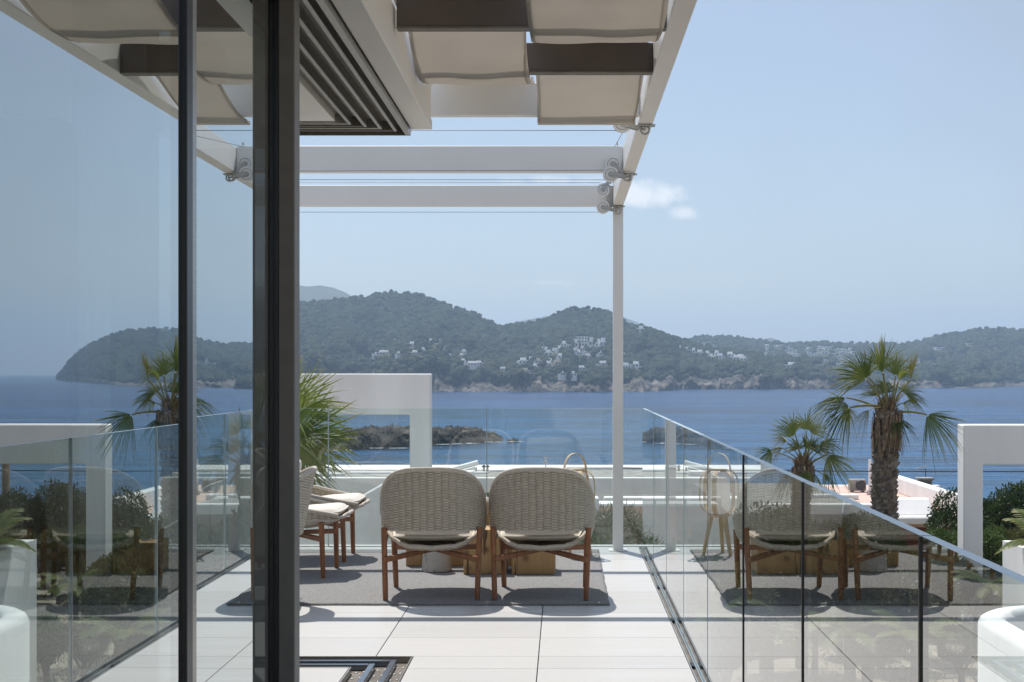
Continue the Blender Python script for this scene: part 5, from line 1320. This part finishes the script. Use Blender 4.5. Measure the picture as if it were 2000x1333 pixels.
me_stem = MB().tube([(0, 0, -0.6), (0.03, 0.01, -0.2), (-0.02, 0, 0.2)], [0.07, 0.055, 0.03], 8).tube([(0, 0, -0.25), (0.25, 0.1, 0.3)], [0.035, 0.015], 6).tube([(0, 0, -0.2), (-0.22, -0.12, 0.32)], [0.035, 0.015], 6).tube([(0, 0, -0.1), (0.02, 0.26, 0.4)], [0.03, 0.012], 6).mesh('trunk', M['wood'], smooth=True)
SH = 0
def shrub(px, py, Y, w, h, kind, label, tall=False, name='shrub', cat='shrub'):
    """w, h: crown size in photo pixels, (px, py): crown centre"""
    global SH
    SH += 1; q = P(px, py, Y); k = Y/F; zb = g(q.x, Y); a = w*k/2; hh = h*k/2
    t = thing(name, label, cat, (q.x, Y, zb), SH*1.3, group='garden shrubs below the terrace')
    top = q.z-zb+hh; low = min(q.z-zb-hh, top*0.12); cz = (top+low)/2; hh = (top-low)/2; a = max(a, hh*0.8)
    c = link('crown', CROWN[kind][SH % 2], t, (0, 0, cz), scale=(a*1.08, a*1.08, hh*1.05))
    st = link('trunk', me_stem, t, (0, 0, cz*0.6), scale=(0.8, 0.8, max(0.4, cz)))
for a in ((1950, 1225, 20.5, 120, 80, 'd', 'low green bush in front of the portal column foot, behind glass'), (2030, 1200, 22.0, 150, 90, 'b', 'low olive bush beyond the planter corner, mirrored in the glass door'), (2110, 1230, 21.0, 150, 90, 'a', 'low dark bush right of the planter, mirrored in the glass door'), (2030, 1290, 18.4, 130, 60, 'c', 'grey bush below the planter, mirrored in the glass door'), (1590, 1060, 21.5, 170, 130, 'a', 'dark evergreen bush behind the glass between the mirrored chairs'), (1690, 1070, 21.0, 170, 130, 'a', 'dark evergreen bush behind the glass at the mirrored right chair'), (1790, 1115, 20.6, 160, 130, 'b', 'tall olive bush behind the glass at the thick dark joint'), (1490, 1050, 22.0, 170, 130, 'a', 'dark evergreen bush behind the glass where the left chair is mirrored'), (1905, 992, 31, 74, 66, 'a', 'dark evergreen shrub seen in the left of the right-hand portal opening'), (1952, 985, 33, 70, 60, 'a', 'dark evergreen shrub in the middle of the right-hand portal opening'),
          (2004, 972, 30, 90, 92, 'a', 'tallest dark evergreen shrub in the right-hand portal opening'), (1862, 985, 30, 44, 60, 'a', 'dark shrub peeking out left of the right-hand portal column'),
          (2085, 985, 30, 100, 90, 'a', 'dark evergreen shrub beyond the right edge, mirrored in the near glass door'), (2060, 1060, 28.5, 120, 90, 'b', 'olive shrub beyond the right edge, mirrored in the near glass door'),
          (1935, 1042, 28.3, 80, 60, 'd', 'leafy green shrub low in the right-hand portal opening'), (1985, 1045, 28.4, 80, 70, 'b', 'olive shrub low in the right of the portal opening'),
          (1842, 1045, 27.6, 78, 56, 'd', 'green leafy shrub left of the portal column, above the glass rail'), (1800, 1072, 26.5, 84, 52, 'b', 'olive-brown clipped shrub just above the glass rail'),
          (1862, 1092, 25.4, 70, 56, 'b', 'olive shrub at the left foot of the portal column'), (1906, 1140, 25.0, 90, 66, 'c', 'grey-leaved shrub behind glass at the foot of the portal frame'),
          (1838, 1160, 23.5, 92, 86, 'c', 'grey flowering shrub behind the near glass panel'), (1770, 1100, 25.5, 90, 70, 'b', 'olive shrub behind the dark glass joint'),
          (1530, 1010, 26.5, 88, 84, 'a', 'dark round shrub behind the mirrored chair back'), (1596, 1030, 25.5, 70, 60, 'c', 'grey shrub behind the second dark glass joint'),
          (1668, 1030, 27.0, 96, 84, 'a', 'dark evergreen left of the tall palm trunk behind glass'), (1640, 1090, 23.8, 100, 76, 'b', 'golden-olive shrub left of the tall palm foot behind glass'),
          (1560, 1090, 22.5, 90, 64, 'c', 'grey-leaved shrub low behind the mirrored chair seat'), (1720, 1110, 22.6, 60, 60, 'b', 'small olive shrub in front of the tall palm foot'),
          (1456, 1030, 24.5, 80, 74, 'd', 'green shrub behind the first dark glass joint'), (1400, 1010, 26.0, 70, 50, 'c', 'grey shrub beyond the mirrored lantern'),
          (1190, 1035, 19.5, 76, 66, 'c', 'grey-green rosemary bush just left of the white post foot'), (1225, 1048, 17.0, 90, 60, 'c', 'grey-green rosemary bush just right of the white post foot'),
          (1276, 1045, 18.5, 64, 52, 'b', 'olive bush at the far corner of the glass balustrade'), (1150, 1050, 18.5, 56, 44, 'd', 'low green bush behind the lantern legs'),
          (1335, 1052, 18.2, 70, 48, 'd', 'low green bush behind the mirrored lantern legs'), (1420, 1080, 18.5, 80, 50, 'b', 'low olive bush behind the glass below the mirrored lantern'),
          (1700, 1190, 20.2, 80, 46, 'c', 'low grey cushion plant at the foot of the tall palm'), (1875, 1235, 20.8, 110, 90, 'c', 'pale flowering bush behind glass beside the rounded parapet'),
          (2050, 1000, 37, 110, 60, 'a', 'broad dark shrub far beyond the portal, mirrored in the near glass door'), (2150, 1005, 36, 120, 70, 'b', 'broad olive shrub far right beyond the planter, mirrored in the glass'), (2190, 1050, 30, 120, 110, 'd', 'tall green shrub far right beyond the planter, mirrored in the glass'), (2120, 1120, 25, 120, 100, 'd', 'leafy green shrub beyond the planter, mirrored in the near glass door'), (1178, 985, 22.5, 30, 46, 'c', 'thin grey bush beside the lantern handle')):
    shrub(*a)
# scrub running down to the shore, too far to tell the bushes apart
rgs = np.random.default_rng(8); Vs, Fs = [], []; b = 0
for q in range(2600):
    y = 44 + 110*rgs.random()**1.3; x = rgs.uniform(0.10, 0.48)*y; s = rgs.uniform(0.25, 0.75)
    v = IV*(1+rgs.uniform(-0.35, 0.35, (12, 1)))*np.array((s, s, s*0.8)); Vs.append(v + np.array((x, y, g(x, y)+s*0.4))); Fs.append(IF+b); b += 12
tag(link('coastal_scrub', np_mesh('coastal_scrub', np.concatenate(Vs), np.concatenate(Fs), M['pine'])), 'green coastal scrub on the slope down to the water at right', 'scrub', kind='stuff')
for q in range(16):
    y = 33 + 12*rgs.random(); x = y*(0.285+0.11*(q+rgs.random())/16); SHx = P(0, 0, 1)
    shrub(CX + x*F/y, 727+(1.32-g(x, y)-0.8)*F/y, y, 2.2*F/y, 1.6*F/y, 'abda'[q % 4], f'{ORD[q]} from the left in the row of shrubs on the slope behind the portal frame')
# ground cover
rng_ = np.random.default_rng(3); n = 30000
gx = rng_.uniform(0.9, 16, n); gy = rng_.uniform(16.5, 34, n); kk = np.array([noise.noise((x*0.5, y*0.5, 2.0)) for x, y in zip(gx, gy)]) > -0.05; gx, gy = gx[kk], gy[kk]
V, Fc = [], []
for x, y in zip(gx, gy):
    z = g(x, y); a = random.random()*6.28; hgt = random.uniform(0.03, 0.09); w = 0.012; b = len(V); ex, ey = math.cos(a), math.sin(a); l = random.uniform(-0.1, 0.1)
    V += [(x-ex*w, y-ey*w, z-0.01), (x+ex*w, y+ey*w, z-0.01), (x+l, y+l, z+hgt)]; Fc.append((b, b+1, b+2))
tag(link('ground_cover', np_mesh('ground_cover', V, Fc, M['shrub_b'])), 'dry grassy ground cover in the garden below', 'grass', kind='stuff')

# ================================================================ HAZE over the bay
hz, N, L = new_mat('haze_air'); out = N.new('ShaderNodeOutputMaterial'); vol = N.new('ShaderNodeVolumePrincipled')
vol.inputs['Color'].default_value = (0.60, 0.79, 1.0, 1); vol.inputs['Density'].default_value = 0.00022; vol.inputs['Anisotropy'].default_value = 0.2
L.new(vol.outputs[0], out.inputs['Volume'])
o = MB().box(-7000, 7000, -300, 7000, -17, 240).build('haze', hz); tag(o, 'thin sea haze over the bay', 'haze', kind='stuff')
